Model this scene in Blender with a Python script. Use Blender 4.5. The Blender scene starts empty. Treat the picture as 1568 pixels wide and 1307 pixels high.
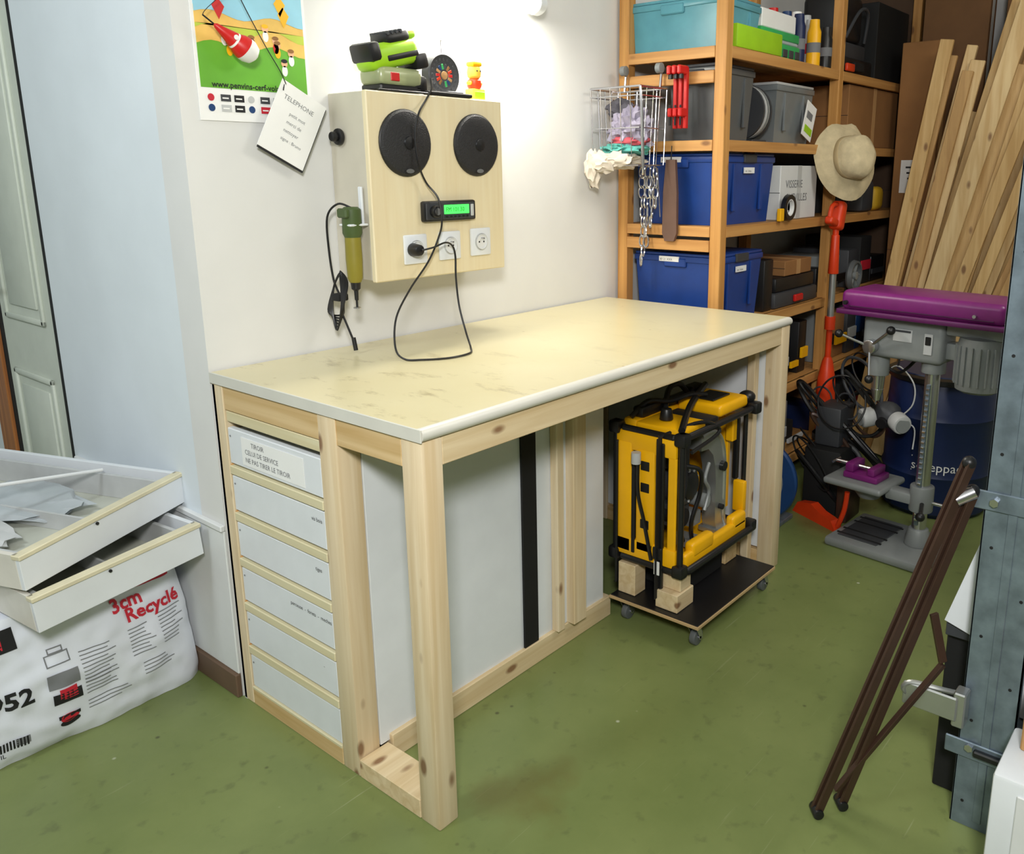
import bpy, bmesh, math, random
from mathutils import Vector, Matrix, noise
random.seed(7)
V=Vector
COL=bpy.context.scene.collection
# ---------------------------------------------------------------- materials
def newmat(name):
    m=bpy.data.materials.new(name); m.use_nodes=True
    nt=m.node_tree; b=nt.nodes['Principled BSDF']; return m,nt,b
def S(c):
    return tuple((x/255/12.92 if x/255<=.04045 else ((x/255+.055)/1.055)**2.4) for x in c)+(1,)
def plain(name,rgb,rough=.5,metal=0,var=.08,scale=12,bump=0,spec=.5,trans=0,emis=0,alpha=1):
    m,nt,b=newmat(name); c=S(rgb)
    tc=nt.nodes.new('ShaderNodeTexCoord'); n=nt.nodes.new('ShaderNodeTexNoise'); n.inputs['Scale'].default_value=scale; n.inputs['Detail'].default_value=5
    nt.links.new(tc.outputs['Object'],n.inputs['Vector'])
    r=nt.nodes.new('ShaderNodeValToRGB'); r.color_ramp.elements[0].position=.3; r.color_ramp.elements[1].position=.7
    r.color_ramp.elements[0].color=tuple(max(0,x*(1-var)) for x in c[:3])+(1,); r.color_ramp.elements[1].color=tuple(min(1,x*(1+var)) for x in c[:3])+(1,)
    nt.links.new(n.outputs['Fac'],r.inputs['Fac']); nt.links.new(r.outputs['Color'],b.inputs['Base Color'])
    b.inputs['Roughness'].default_value=rough; b.inputs['Metallic'].default_value=metal; b.inputs['Specular IOR Level'].default_value=spec
    if trans: b.inputs['Transmission Weight'].default_value=trans
    if emis: nt.links.new(r.outputs['Color'],b.inputs['Emission Color']); b.inputs['Emission Strength'].default_value=emis
    if bump:
        bp=nt.nodes.new('ShaderNodeBump'); bp.inputs['Strength'].default_value=bump; bp.inputs['Distance'].default_value=.01
        nt.links.new(n.outputs['Fac'],bp.inputs['Height']); nt.links.new(bp.outputs['Normal'],b.inputs['Normal'])
    return m
def wood(name,axis,light,dark,knots=True,rough=.55):
    m,nt,b=newmat(name); L=nt.links
    tc=nt.nodes.new('ShaderNodeTexCoord'); mp=nt.nodes.new('ShaderNodeMapping')
    sc=[42,42,42]; sc['xyz'.index(axis)]=1.8; mp.inputs['Scale'].default_value=sc
    L.new(tc.outputs['Object'],mp.inputs['Vector'])
    n=nt.nodes.new('ShaderNodeTexNoise'); n.inputs['Scale'].default_value=1; n.inputs['Detail'].default_value=4; n.inputs['Distortion'].default_value=.6
    L.new(mp.outputs['Vector'],n.inputs['Vector'])
    r=nt.nodes.new('ShaderNodeValToRGB'); r.color_ramp.elements[0].position=.32; r.color_ramp.elements[1].position=.68
    r.color_ramp.elements[0].color=S(dark); r.color_ramp.elements[1].color=S(light)
    L.new(n.outputs['Fac'],r.inputs['Fac']); out=r.outputs['Color']
    if knots:
        mp2=nt.nodes.new('ShaderNodeMapping'); s2=[13,13,13]; s2['xyz'.index(axis)]=6; mp2.inputs['Scale'].default_value=s2
        L.new(tc.outputs['Object'],mp2.inputs['Vector'])
        v=nt.nodes.new('ShaderNodeTexVoronoi'); v.inputs['Scale'].default_value=1; L.new(mp2.outputs['Vector'],v.inputs['Vector'])
        k=nt.nodes.new('ShaderNodeValToRGB'); k.color_ramp.elements[0].position=.09; k.color_ramp.elements[0].color=(.85,.85,.85,1); k.color_ramp.elements[1].position=.17; k.color_ramp.elements[1].color=(0,0,0,1)
        L.new(v.outputs['Distance'],k.inputs['Fac'])
        mx=nt.nodes.new('ShaderNodeMixRGB'); mx.inputs['Color2'].default_value=S((122,80,48)); L.new(k.outputs['Color'],mx.inputs['Fac']); L.new(out,mx.inputs['Color1']); out=mx.outputs['Color']
    L.new(out,b.inputs['Base Color']); b.inputs['Roughness'].default_value=rough
    return m
PL=(226,206,168); PD=(206,180,136)
pineX=wood('pine_x','x',PL,PD); pineY=wood('pine_y','y',(218,190,142),(196,162,108)); pineZ=wood('pine_z','z',(228,210,178),(210,186,146))
creamY=wood('cream_y','y',(222,214,180),(212,200,160),False)
orX=wood('shelfwood_x','x',(206,154,90),(180,126,66)); orY=wood('shelfwood_y','y',(212,160,96),(186,132,72)); orZ=wood('shelfwood_z','z',(212,158,90),(182,126,62))
plankA=wood('plank_a','z',(224,190,132),(200,160,100)); plankB=wood('plank_b','z',(206,166,108),(180,138,84)); plankC=wood('plank_c','z',(234,206,154),(212,176,120))
boxwood=wood('box_maple','z',(230,218,184),(224,208,170),False,.45)
white=plain('white_melamine',(224,228,232),.35,var=.03); whiteg=plain('white_paint',(220,222,222),.5,var=.03)
paper=plain('paper_white',(240,240,238),.7,var=.02); black=plain('black_plastic',(22,22,24),.4); blackm=plain('black_matte',(14,14,15),.75)
dkgrey=plain('dark_grey',(58,60,64),.5); grey=plain('grey_paint',(132,136,136),.4); lgrey=plain('light_grey',(190,192,192),.45)
steel=plain('galvanised_steel',(122,136,148),.38,.55,.25,25,.1); chrome=plain('chrome',(200,200,205),.22,.95,.05)
alu=plain('aluminium',(180,182,180),.35,.8); yellow=plain('saw_yellow',(248,184,8),.4,var=.05); red=plain('red_plastic',(200,26,24),.4)
orange=plain('orange_red_plastic',(222,62,20),.4); purple=plain('purple_paint',(116,30,106),.35,var=.15); blue=plain('blue_bin',(24,62,136),.4,var=.12)
dblue=plain('barrel_blue',(14,32,74),.45); teal=plain('teal_clear',(104,178,196),.25,trans=.25); green=plain('green_plastic',(50,170,92),.45); lime=plain('lime_green',(156,206,30),.4)
olive=plain('olive_green',(66,84,42),.5); card=plain('cardboard',(146,102,58),.8,var=.12,scale=6); card2=plain('cardboard_light',(186,142,92),.8,var=.1)
brown=plain('brown_paint',(66,46,36),.4,.2,.15); beige=plain('beige_cloth',(202,186,150),.9,var=.12,scale=30,bump=.3); clear=plain('clear_plastic',(205,212,216),.25,trans=.3)
cloth1=plain('cloth_mauve',(150,144,162),.9,var=.2,scale=20); cloth2=plain('cloth_teal',(90,170,160),.9,var=.2); cloth3=plain('cloth_white',(200,190,176),.9,var=.15)
ink=plain('ink_black',(25,25,28),.7); inkg=plain('ink_grey',(120,122,125),.7); inkr=plain('ink_red',(196,30,50),.6); skin=plain('kid_peach',(236,180,140),.7)
baseb=plain('baseboard_brown',(104,82,64),.6); bluet=plain('blue_tool',(24,60,110),.4); tyre=plain('wheel_grey',(92,96,98),.5)
plyedge=plain('ply_edge',(190,160,116),.6); brownd=plain('brown_dark',(40,28,22),.5)

# ---------------------------------------------------------------- builder
class B:
    def __init__(s,name): s.name=name; s.bm=bmesh.new(); s.mats=[]; s.M=Matrix(); s.fn=None
    def mi(s,m):
        if m not in s.mats: s.mats.append(m)
        return s.mats.index(m)
    def add(s,vs,fs,mat):
        k=s.mi(mat); L=[]
        for v in vs:
            p=s.M@V(v)
            if s.fn: p=V(s.fn(p))
            L.append(s.bm.verts.new(p))
        for f in fs:
            try:
                fc=s.bm.faces.new([L[i] for i in f]); fc.material_index=k; fc.smooth=True
            except ValueError: pass
    def addbm(s,bm,mat,M=None):
        bm.verts.index_update()
        s.add([(M@v.co if M else v.co.copy()) for v in bm.verts],[[v.index for v in f.verts] for f in bm.faces],mat); bm.free()
    def box(s,x0,x1,y0,y1,z0,z1,mat,bev=.002,seg=1,M=None):
        bm=bmesh.new(); bmesh.ops.create_cube(bm,size=1)
        dx,dy,dz=abs(x1-x0),abs(y1-y0),abs(z1-z0)
        for v in bm.verts: v.co=V((v.co.x*dx+(x0+x1)/2,v.co.y*dy+(y0+y1)/2,v.co.z*dz+(z0+z1)/2))
        bev=min(bev,.45*min(dx,dy,dz))
        if bev>0: bmesh.ops.bevel(bm,geom=bm.edges[:],offset=bev,segments=seg,affect='EDGES',profile=.5)
        s.addbm(bm,mat,M)
    def cyl(s,p,q,r,mat,r2=None,seg=20,bev=0):
        p=V(p);q=V(q); d=q-p; L=d.length; bm=bmesh.new()
        bmesh.ops.create_cone(bm,cap_ends=True,segments=seg,radius1=r,radius2=r if r2 is None else r2,depth=L)
        if bev: bmesh.ops.bevel(bm,geom=[e for e in bm.edges if any(len(f.verts)>4 for f in e.link_faces)],offset=bev,segments=2,affect='EDGES',profile=.5)
        M=Matrix.Translation((p+q)/2)@d.to_track_quat('Z','Y').to_matrix().to_4x4(); s.addbm(bm,mat,M)
    def bar(s,p,q,w,t,mat,up=(0,0,1),bev=.001):
        p=V(p);q=V(q); d=(q-p); L=d.length; d.normalize(); a=d.cross(V(up)).normalized(); b=d.cross(a).normalized()
        M=Matrix((( a.x,b.x,d.x,p.x),(a.y,b.y,d.y,p.y),(a.z,b.z,d.z,p.z),(0,0,0,1)))
        s.box(-w/2,w/2,-t/2,t/2,0,L,mat,bev,M=M)
    def lathe(s,prof,mat,M=Matrix(),seg=28):
        vs=[];fs=[]
        for r,z in prof:
            for i in range(seg):
                a=2*math.pi*i/seg; vs.append(M@V((r*math.cos(a),r*math.sin(a),z)))
        n=len(prof)
        for j in range(n-1):
            for i in range(seg):
                fs.append((j*seg+i,j*seg+(i+1)%seg,(j+1)*seg+(i+1)%seg,(j+1)*seg+i))
        fs.append(tuple(range(seg))[::-1]); fs.append(tuple((n-1)*seg+i for i in range(seg)))
        s.add(vs,fs,mat)
    def tube(s,pts,r,mat,seg=8,sub=6,closed=False):
        P=[V(p) for p in pts]
        if sub>1:
            Q=[]; n=len(P); rng=range(n if closed else n-1)
            for i in rng:
                p0=P[(i-1)%n] if closed or i>0 else P[0]; p1=P[i]; p2=P[(i+1)%n]; p3=P[(i+2)%n] if closed or i+2<n else P[-1]
                for k in range(sub):
                    t=k/sub; Q.append(.5*((2*p1)+(p2-p0)*t+(2*p0-5*p1+4*p2-p3)*t*t+(3*p1-p0-3*p2+p3)*t**3))
            if not closed: Q.append(P[-1])
            P=Q
        n=len(P); vs=[];fs=[]; prev=None
        for i in range(n):
            t=(P[(i+1)%n]-P[i-1]) if closed else (P[min(i+1,n-1)]-P[max(i-1,0)])
            if t.length<1e-9: t=V((0,0,1))
            t.normalize()
            if prev is None: a=t.orthogonal().normalized()
            else:
                a=(prev-t*prev.dot(t)); a=a.normalized() if a.length>1e-6 else t.orthogonal().normalized()
            prev=a; b=t.cross(a)
            for k in range(seg):
                an=2*math.pi*k/seg; vs.append(P[i]+a*r*math.cos(an)+b*r*math.sin(an))
        for i in range(n if closed else n-1):
            j=(i+1)%n
            for k in range(seg): fs.append((i*seg+k,i*seg+(k+1)%seg,j*seg+(k+1)%seg,j*seg+k))
        if not closed: fs.append(tuple(range(seg))[::-1]); fs.append(tuple((n-1)*seg+k for k in range(seg)))
        s.add(vs,fs,mat)
    def blob(s,c,rad,mat,amp=.25,fr=6,sub=3,seed=0):
        bm=bmesh.new(); bmesh.ops.create_icosphere(bm,subdivisions=sub,radius=1)
        for v in bm.verts:
            d=v.co.normalized(); k=1+amp*noise.noise(d*fr*.35+V((seed,seed*2.1,0)))+amp*.5*noise.noise(d*fr+V((seed,0,seed)))
            v.co=V((c[0]+d.x*rad[0]*k,c[1]+d.y*rad[1]*k,c[2]+d.z*rad[2]*k))
        s.addbm(bm,mat)
    def prism(s,poly,org,xd,yd,nd,th,mat):
        org=V(org);xd=V(xd);yd=V(yd);nd=V(nd); n=len(poly)
        vs=[org+xd*a+yd*b for a,b in poly]+[org+xd*a+yd*b+nd*th for a,b in poly]
        fs=[tuple(range(n))[::-1],tuple(range(n,2*n))]+[(i,(i+1)%n,n+(i+1)%n,n+i) for i in range(n)]
        s.add(vs,fs,mat)
    def disc(s,org,r,mat,xd=(1,0,0),yd=(0,0,1),nd=(0,-1,0),th=.001,ry=None,seg=20):
        ry=ry or r
        s.prism([(r*math.cos(2*math.pi*i/seg),ry*math.sin(2*math.pi*i/seg)) for i in range(seg)],org,xd,yd,nd,th,mat)
    def text(s,body,size,org,mat,xd=(1,0,0),yd=(0,0,1),align='LEFT',bold=0):
        cu=bpy.data.curves.new('t','FONT'); cu.body=body; cu.size=size; cu.align_x=align; cu.offset=bold; cu.resolution_u=2
        ob=bpy.data.objects.new('t',cu); COL.objects.link(ob); dg=bpy.context.evaluated_depsgraph_get(); me=bpy.data.meshes.new_from_object(ob.evaluated_get(dg))
        xd=V(xd).normalized();yd=V(yd).normalized();org=V(org)
        s.add([org+xd*v.co.x+yd*v.co.y for v in me.vertices],[tuple(p.vertices) for p in me.polygons],mat)
        bpy.data.objects.remove(ob); bpy.data.curves.remove(cu); bpy.data.meshes.remove(me)
    def done(s,ang=35,recalc=True):
        if recalc: bmesh.ops.recalc_face_normals(s.bm,faces=s.bm.faces[:])
        me=bpy.data.meshes.new(s.name); s.bm.to_mesh(me); s.bm.free()
        for m in s.mats: me.materials.append(m)
        me.set_sharp_from_angle(angle=math.radians(ang))
        o=bpy.data.objects.new(s.name,me); COL.objects.link(o); return o
def T(x,y,z): return Matrix.Translation((x,y,z))
def RZ(a): return Matrix.Rotation(math.radians(a),4,'Z')
def RX(a): return Matrix.Rotation(math.radians(a),4,'X')
def RY(a): return Matrix.Rotation(math.radians(a),4,'Y')

# ---------------------------------------------------------------- room
def floor_mat():
    m,nt,b=newmat('green_painted_concrete'); L=nt.links; N=nt.nodes
    tc=N.new('ShaderNodeTexCoord')
    n=N.new('ShaderNodeTexNoise'); n.inputs['Scale'].default_value=1.6; n.inputs['Detail'].default_value=8; n.inputs['Roughness'].default_value=.65; L.new(tc.outputs['Object'],n.inputs['Vector'])
    r=N.new('ShaderNodeValToRGB'); e=r.color_ramp.elements; e[0].position=.3; e[0].color=S((106,120,68)); e[1].position=.72; e[1].color=S((128,139,84)); L.new(n.outputs['Fac'],r.inputs['Fac'])
    n2=N.new('ShaderNodeTexNoise'); n2.inputs['Scale'].default_value=22; n2.inputs['Detail'].default_value=6; L.new(tc.outputs['Object'],n2.inputs['Vector'])
    r2=N.new('ShaderNodeValToRGB'); e=r2.color_ramp.elements; e[0].position=.6; e[0].color=(0,0,0,1); e[1].position=.78; e[1].color=(.7,.7,.7,1); L.new(n2.outputs['Fac'],r2.inputs['Fac'])
    m1=N.new('ShaderNodeMixRGB'); m1.inputs['Color2'].default_value=S((82,88,54)); L.new(r2.outputs['Color'],m1.inputs['Fac']); L.new(r.outputs['Color'],m1.inputs['Color1'])
    v=N.new('ShaderNodeTexVoronoi'); v.inputs['Scale'].default_value=5.3; L.new(tc.outputs['Object'],v.inputs['Vector'])
    r3=N.new('ShaderNodeValToRGB'); e=r3.color_ramp.elements; e[0].position=.018; e[0].color=(.9,.9,.9,1); e[1].position=.038; e[1].color=(0,0,0,1); L.new(v.outputs['Distance'],r3.inputs['Fac'])
    m2=N.new('ShaderNodeMixRGB'); m2.inputs['Color2'].default_value=S((190,194,170)); L.new(r3.outputs['Color'],m2.inputs['Fac']); L.new(m1.outputs['Color'],m2.inputs['Color1'])
    v6=N.new('ShaderNodeTexVoronoi'); v6.inputs['Scale'].default_value=7.7; L.new(tc.outputs['Object'],v6.inputs['Vector'])
    r6=N.new('ShaderNodeValToRGB'); e=r6.color_ramp.elements; e[0].position=.03; e[0].color=(.8,.8,.8,1); e[1].position=.06; e[1].color=(0,0,0,1); L.new(v6.outputs['Distance'],r6.inputs['Fac'])
    m6=N.new('ShaderNodeMixRGB'); m6.inputs['Color2'].default_value=S((66,66,40)); L.new(r6.outputs['Color'],m6.inputs['Fac']); L.new(m2.outputs['Color'],m6.inputs['Color1'])
    mp=N.new('ShaderNodeMapping'); mp.inputs['Scale'].default_value=(2.2,70,1); mp.inputs['Rotation'].default_value=(0,0,.5); L.new(tc.outputs['Object'],mp.inputs['Vector'])
    n5=N.new('ShaderNodeTexNoise'); n5.inputs['Scale'].default_value=1.5; n5.inputs['Detail'].default_value=5; L.new(mp.outputs['Vector'],n5.inputs['Vector'])
    r5=N.new('ShaderNodeValToRGB'); e=r5.color_ramp.elements; e[0].position=.67; e[0].color=(0,0,0,1); e[1].position=.75; e[1].color=(.4,.4,.4,1); L.new(n5.outputs['Fac'],r5.inputs['Fac'])
    m5=N.new('ShaderNodeMixRGB'); m5.inputs['Color2'].default_value=S((168,174,140)); L.new(r5.outputs['Color'],m5.inputs['Fac']); L.new(m6.outputs['Color'],m5.inputs['Color1'])
    mpn=N.new('ShaderNodeVectorMath'); mpn.operation='MULTIPLY_ADD'; mpn.inputs[1].default_value=(.34,.34,.0)
    n3=N.new('ShaderNodeTexNoise'); n3.inputs['Scale'].default_value=11; n3.inputs['Detail'].default_value=6; L.new(tc.outputs['Object'],n3.inputs['Vector'])
    L.new(n3.outputs['Color'],mpn.inputs[0]); L.new(tc.outputs['Object'],mpn.inputs[2])
    sub=N.new('ShaderNodeVectorMath'); sub.operation='DISTANCE'; sub.inputs[1].default_value=(.37,-.69,0)
    L.new(mpn.outputs['Vector'],sub.inputs[0])
    r4=N.new('ShaderNodeValToRGB'); e=r4.color_ramp.elements; e[0].position=.03; e[0].color=(.5,.5,.5,1); e[1].position=.15; e[1].color=(0,0,0,1); L.new(sub.outputs['Value'],r4.inputs['Fac'])
    m3=N.new('ShaderNodeMixRGB'); m3.inputs['Color2'].default_value=S((104,96,46)); L.new(r4.outputs['Color'],m3.inputs['Fac']); L.new(m5.outputs['Color'],m3.inputs['Color1'])
    L.new(m3.outputs['Color'],b.inputs['Base Color'])
    rr=N.new('ShaderNodeMapRange'); rr.inputs['To Min'].default_value=.28; rr.inputs['To Max'].default_value=.46; L.new(n.outputs['Fac'],rr.inputs['Value']); L.new(rr.outputs['Result'],b.inputs['Roughness'])
    bp=N.new('ShaderNodeBump'); bp.inputs['Strength'].default_value=.12; bp.inputs['Distance'].default_value=.004; L.new(n2.outputs['Fac'],bp.inputs['Height']); L.new(bp.outputs['Normal'],b.inputs['Normal'])
    return m
wallw=plain('wall_paint',(222,222,220),.85,var=.035,scale=3.5,bump=.15); wallb=plain('wall_paint_cool',(222,230,236),.85,var=.035,scale=3.5,bump=.15)
b=B('floor'); b.box(-3,4.1,-4.2,3.0,-.1,0,floor_mat(),0); b.done()
b=B('wall_back'); b.box(0,4.0,0,.12,0,2.7,wallw,0); b.done()
b=B('wall_left'); b.box(0,.12,.12,.945,0,2.7,wallb,0); b.done()
b=B('wall_left'); b.box(0,.12,1.62,2.9,0,2.7,wallb,0); b.done()
b=B('wall_left'); b.box(0,.12,.945,1.62,2.06,2.7,wallb,0); b.done()
b=B('wall_rear'); b.box(-3,0,2.9,3.0,0,2.7,wallb,0); b.done()
b=B('wall_right'); b.box(4.0,4.1,-4.2,0,0,2.7,wallw,0); b.done()
b=B('wall_front'); b.box(-3,4.1,-4.3,-4.2,0,2.7,wallw,0); b.done()
b=B('wall_west'); b.box(-3.1,-3,-4.2,3,0,2.7,wallw,0); b.done()
b=B('ceiling'); b.box(-3,4.1,-4.2,3.0,2.7,2.8,whiteg,0); b.done()
b=B('trim_1'); b.box(-.014,0,.0,.92,.488,.506,whiteg,.003); b.box(-.007,0,.0,.92,.07,.488,whiteg,.002); b.done()
b=B('baseboard_left'); b.box(-.016,0,.0,.92,0,.07,baseb,.003); b.done()
doorm=plain('door_paint',(206,212,200),.5,var=.04)
b=B('door_1')
b.box(.002,.045,.965,1.43,.0,2.03,doorm,.003)
for z0,z1 in ((.18,.74),(.92,1.9)):
    y0,y1=1.03,1.37
    for a,c,d,e in ((y0,y1,z0,z0+.02),(y0,y1,z1-.02,z1),(y0,y0+.02,z0,z1),(y1-.02,y1,z0,z1)): b.box(-.008,.003,a,c,d,e,doorm,.005,2)
    b.box(-.005,.003,y0+.05,y1-.05,z0+.05,z1-.05,doorm,.005,2)
b.box(-.001,.06,.946,.966,0,2.03,blackm,0)
b.box(.001,.09,1.43,1.468,0,2.05,blackm,0); b.box(-.01,.10,1.468,1.60,0,2.05,wood('old_oak','z',(176,112,56),(140,84,40),False),.004)
b.cyl((-.05,1.40,1.05),(.0,1.40,1.05),.008,chrome); b.cyl((-.05,1.40,1.05),(-.05,1.30,1.05),.008,chrome,bev=.002)
b.done()

# ---------------------------------------------------------------- workbench
def top_mat():
    m,nt,b=newmat('cream_laminate'); L=nt.links; N=nt.nodes
    tc=N.new('ShaderNodeTexCoord'); n=N.new('ShaderNodeTexNoise'); n.inputs['Scale'].default_value=2.2; n.inputs['Detail'].default_value=6; L.new(tc.outputs['Object'],n.inputs['Vector'])
    r=N.new('ShaderNodeValToRGB'); e=r.color_ramp.elements; e[0].position=.35; e[0].color=S((208,197,156)); e[1].position=.7; e[1].color=S((216,207,170)); L.new(n.outputs['Fac'],r.inputs['Fac'])
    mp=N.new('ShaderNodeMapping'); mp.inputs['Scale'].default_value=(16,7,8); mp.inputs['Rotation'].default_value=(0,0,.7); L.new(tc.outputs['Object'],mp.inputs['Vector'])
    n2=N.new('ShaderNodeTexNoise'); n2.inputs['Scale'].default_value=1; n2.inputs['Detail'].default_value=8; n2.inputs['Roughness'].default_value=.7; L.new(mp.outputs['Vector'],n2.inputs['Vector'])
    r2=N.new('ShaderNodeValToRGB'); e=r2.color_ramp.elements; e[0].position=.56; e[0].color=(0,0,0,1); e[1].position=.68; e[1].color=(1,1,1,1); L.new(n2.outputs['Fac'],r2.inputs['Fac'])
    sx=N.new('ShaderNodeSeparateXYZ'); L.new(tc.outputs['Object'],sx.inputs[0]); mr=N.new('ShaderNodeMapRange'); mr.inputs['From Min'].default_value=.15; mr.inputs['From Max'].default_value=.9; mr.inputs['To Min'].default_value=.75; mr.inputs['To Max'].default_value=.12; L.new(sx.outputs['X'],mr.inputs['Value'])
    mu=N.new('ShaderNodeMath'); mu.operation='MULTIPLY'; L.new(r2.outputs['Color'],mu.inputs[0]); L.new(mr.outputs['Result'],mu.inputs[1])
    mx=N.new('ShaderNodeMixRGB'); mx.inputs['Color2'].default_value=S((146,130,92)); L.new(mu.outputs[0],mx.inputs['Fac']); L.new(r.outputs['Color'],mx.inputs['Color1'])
    v=N.new('ShaderNodeTexVoronoi'); v.inputs['Scale'].default_value=9; L.new(tc.outputs['Object'],v.inputs['Vector'])
    r3=N.new('ShaderNodeValToRGB'); e=r3.color_ramp.elements; e[0].position=.02; e[0].color=(.7,.7,.7,1); e[1].position=.05; e[1].color=(0,0,0,1); L.new(v.outputs['Distance'],r3.inputs['Fac'])
    mx2=N.new('ShaderNodeMixRGB'); mx2.inputs['Color2'].default_value=S((166,146,100)); L.new(r3.outputs['Color'],mx2.inputs['Fac']); L.new(mx.outputs['Color'],mx2.inputs['Color1'])
    L.new(mx2.outputs['Color'],b.inputs['Base Color']); b.inputs['Roughness'].default_value=.28
    return m
TL,TD,TH=1.649,.801,.92
edgew=plain('laminate_edge',(212,210,200),.4,var=.03)
b=B('workbench')
tm=top_mat()
b.prism([(-.008,.893),(-TD+.012,.893),(-TD+.012,.92),(-.008,.92)],(0,0,0),(0,1,0),(0,0,1),(1,0,0),TL,tm)
b.prism([(-TD+.012,.893)]+[(-TD+.006-.0135*math.sin(math.pi*i/10),.9065-.0135*math.cos(math.pi*i/10)) for i in range(11)]+[(-TD+.012,.92)],(0,0,0),(0,1,0),(0,0,1),(1,0,0),TL,edgew)
b.box(-.004,.0,-TD-.004,-.006,.893,.921,edgew,.001)
b.box(0,.055,-.055,-.008,0,.893,pineZ); b.box(.0,.055,-TD,-.738,0,.893,pineZ,.004,2)
b.box(1.592,TL,-TD,-.742,0,.893,pineZ,.003,2); b.box(1.592,TL,-.055,-.008,0,.893,pineZ)
b.box(0,.062,-.520,-.455,0,.893,pineZ,.003,2); b.box(.002,.012,-.5205,-.4905,.83,.892,pineY,.001)
b.box(.056,1.591,-TD+.003,-.757,.832,.892,pineX); b.box(.002,.045,-.455,-.056,.83,.892,pineY); b.box(.002,.045,-.737,-.521,.83,.892,pineY)
b.box(.06,1.59,-.06,-.008,.832,.892,pineX); b.box(1.60,1.645,-.741,-.056,.83,.892,pineY)
b.box(0,.045,-.455,-.056,0,.05,pineY); b.box(.0,.085,-.737,-.521,0,.048,pineX)
b.box(.063,.955,-.522,-.506,.05,.89,white,.001); b.box(.09,.98,-.534,-.485,0,.068,pineX)
b.box(.94,.958,-.50,-.02,.0,.89,dkgrey,.001); b.box(.05,.94,-.012,-.008,0,.89,white,0)
b.box(.575,.634,-.530,-.5225,.068,.89,blackm,.001)
b.box(.70,.730,-.550,-.523,.068,.89,pineZ); b.box(.730,.765,-.53,-.523,.068,.89,white); b.box(.762,.822,-.560,-.523,.068,.89,pineZ,.003)
b.box(.0,.02,-.02,-.0085,0,.89,white,0)
b.box(1.6,1.615,-.74,-.056,.07,.83,white,.001); b.box(1.595,1.645,-.741,-.056,0,.06,pineY); b.box(1.56,1.591,-.72,-.69,0,.83,pineZ)
b.box(.004,.03,-.453,-.057,.800,.828,creamY,.002); b.box(.05,.06,-.453,-.057,.05,.80,blackm,0)
for i in range(6):
    zt=.785-.127*i; zb=zt-.094
    b.box(.003,.02,-.452,-.058,zb,zt,white,.002)
    b.box(.02,.05,-.445,-.065,zb+.01,zt-.006,white,.001)
    if i<5: b.box(-.001,.03,-.454,-.057,zb-.029,zb-.006,creamY,.002)
    b.box(.004,.03,-.060,-.052,zb-.03,zb-.004,orY,.001)
    b.disc((.002,-.07,zt-.02),.0025,inkg,(0,-1,0),(0,0,1),(-1,0,0),.0006,seg=8)
b.box(-.001,.03,-.454,-.057,.046,.054,creamY,.001)
yv=(0,-1,0)
b.prism([(0,0),(.265,0),(.265,.072),(0,.072)],(.0015,-.12,.700),yv,(0,0,1),(1,0,0),.001,paper)
for k,t in enumerate(('TIROIR','CELUI DE SERVICE','NE PAS TIRER LE TIROIR')): b.text(t,.018,(.0008,-.165 if k==0 else -.135,.752-.021*k),inkg,yv)
for i,t in ((1,'vis bois'),(2,'tiges'),(3,'perceuse  -  forets  -  meches'),(4,'..')): b.text(t,.014,(.0015,-.28 if i==3 else -.40,.785-.127*i-.03),ink,yv)
b.done()

# ---------------------------------------------------------------- wheeled dolly
b=B('wheeled_dolly')
b.box(.95,1.46,-.88,-.55,.078,.088,plyedge,.001); b.box(.953,1.457,-.877,-.553,.088,.091,black,.001)
for cx,cy in ((.985,-.845),(1.425,-.845),(.985,-.59),(1.425,-.59)):
    b.box(cx-.025,cx+.025,cy-.025,cy+.025,.074,.078,chrome,.001)
    b.cyl((cx,cy,.066),(cx,cy,.075),.016,chrome)
    for s in (-1,1): b.prism([(-.012,.068),(.014,.068),(.03,.022),(.018,.016)],(cx,cy+s*.014,0),(1,0,0),(0,0,1),(0,1,0),.002*s,chrome)
    b.cyl((cx+.014,cy-.010,.026),(cx+.014,cy+.010,.026),.026,tyre,seg=24,bev=.003); b.cyl((cx+.014,cy-.016,.026),(cx+.014,cy+.016,.026),.006,chrome,seg=12)
b.done()
# ---------------------------------------------------------------- portable table saw stored on the dolly
b=B('portable_table_saw')
x0,x1,y0,y1=1.0,1.45,-.78,-.54
def rrect(z,x0,x1,y0,y1,c=.03):
    return [(x0+c,y0,z),(x1-c,y0,z),(x1,y0+c,z),(x1,y1-c,z),(x1-c,y1,z),(x0+c,y1,z),(x0,y1-c,z),(x0,y0+c,z)]
b.box(.985,1.045,-.625,-.56,.0915,.195,pineX,.002); b.box(.975,1.07,-.79,-.71,.0915,.15,pineX,.002); b.box(1.0,1.06,-.785,-.70,.151,.195,pineX,.002); b.box(1.36,1.44,-.74,-.56,.0915,.195,pineY,.002)
b.box(1.1,1.34,-.74,-.56,.0915,.18,blackm,.004)
b.box(x0+.01,x1-.01,y0+.02,y1-.01,.197,.222,yellow,.008,2)
b.box(x0+.03,x1-.03,y0-.004,y0+.022,.205,.262,yellow,.01,3); b.box(x0+.07,x0+.20,y0-.006,y0+.03,.235,.285,yellow,.012,3); b.box(x1-.12,x1-.03,y0-.004,y0+.03,.235,.285,yellow,.012,3)
b.tube(rrect(.215,x0-.005,x1+.01,y0-.014,y1),.012,black,10,1,True)
b.tube(rrect(.64,x0,x1+.005,y0,y1),.011,black,10,1,True)
for (px,py) in ((x0,y0),(x0,y1),(x1,y1)):
    b.cyl((px,py,.2),(px,py,.66),.010,black,seg=10)
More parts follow.
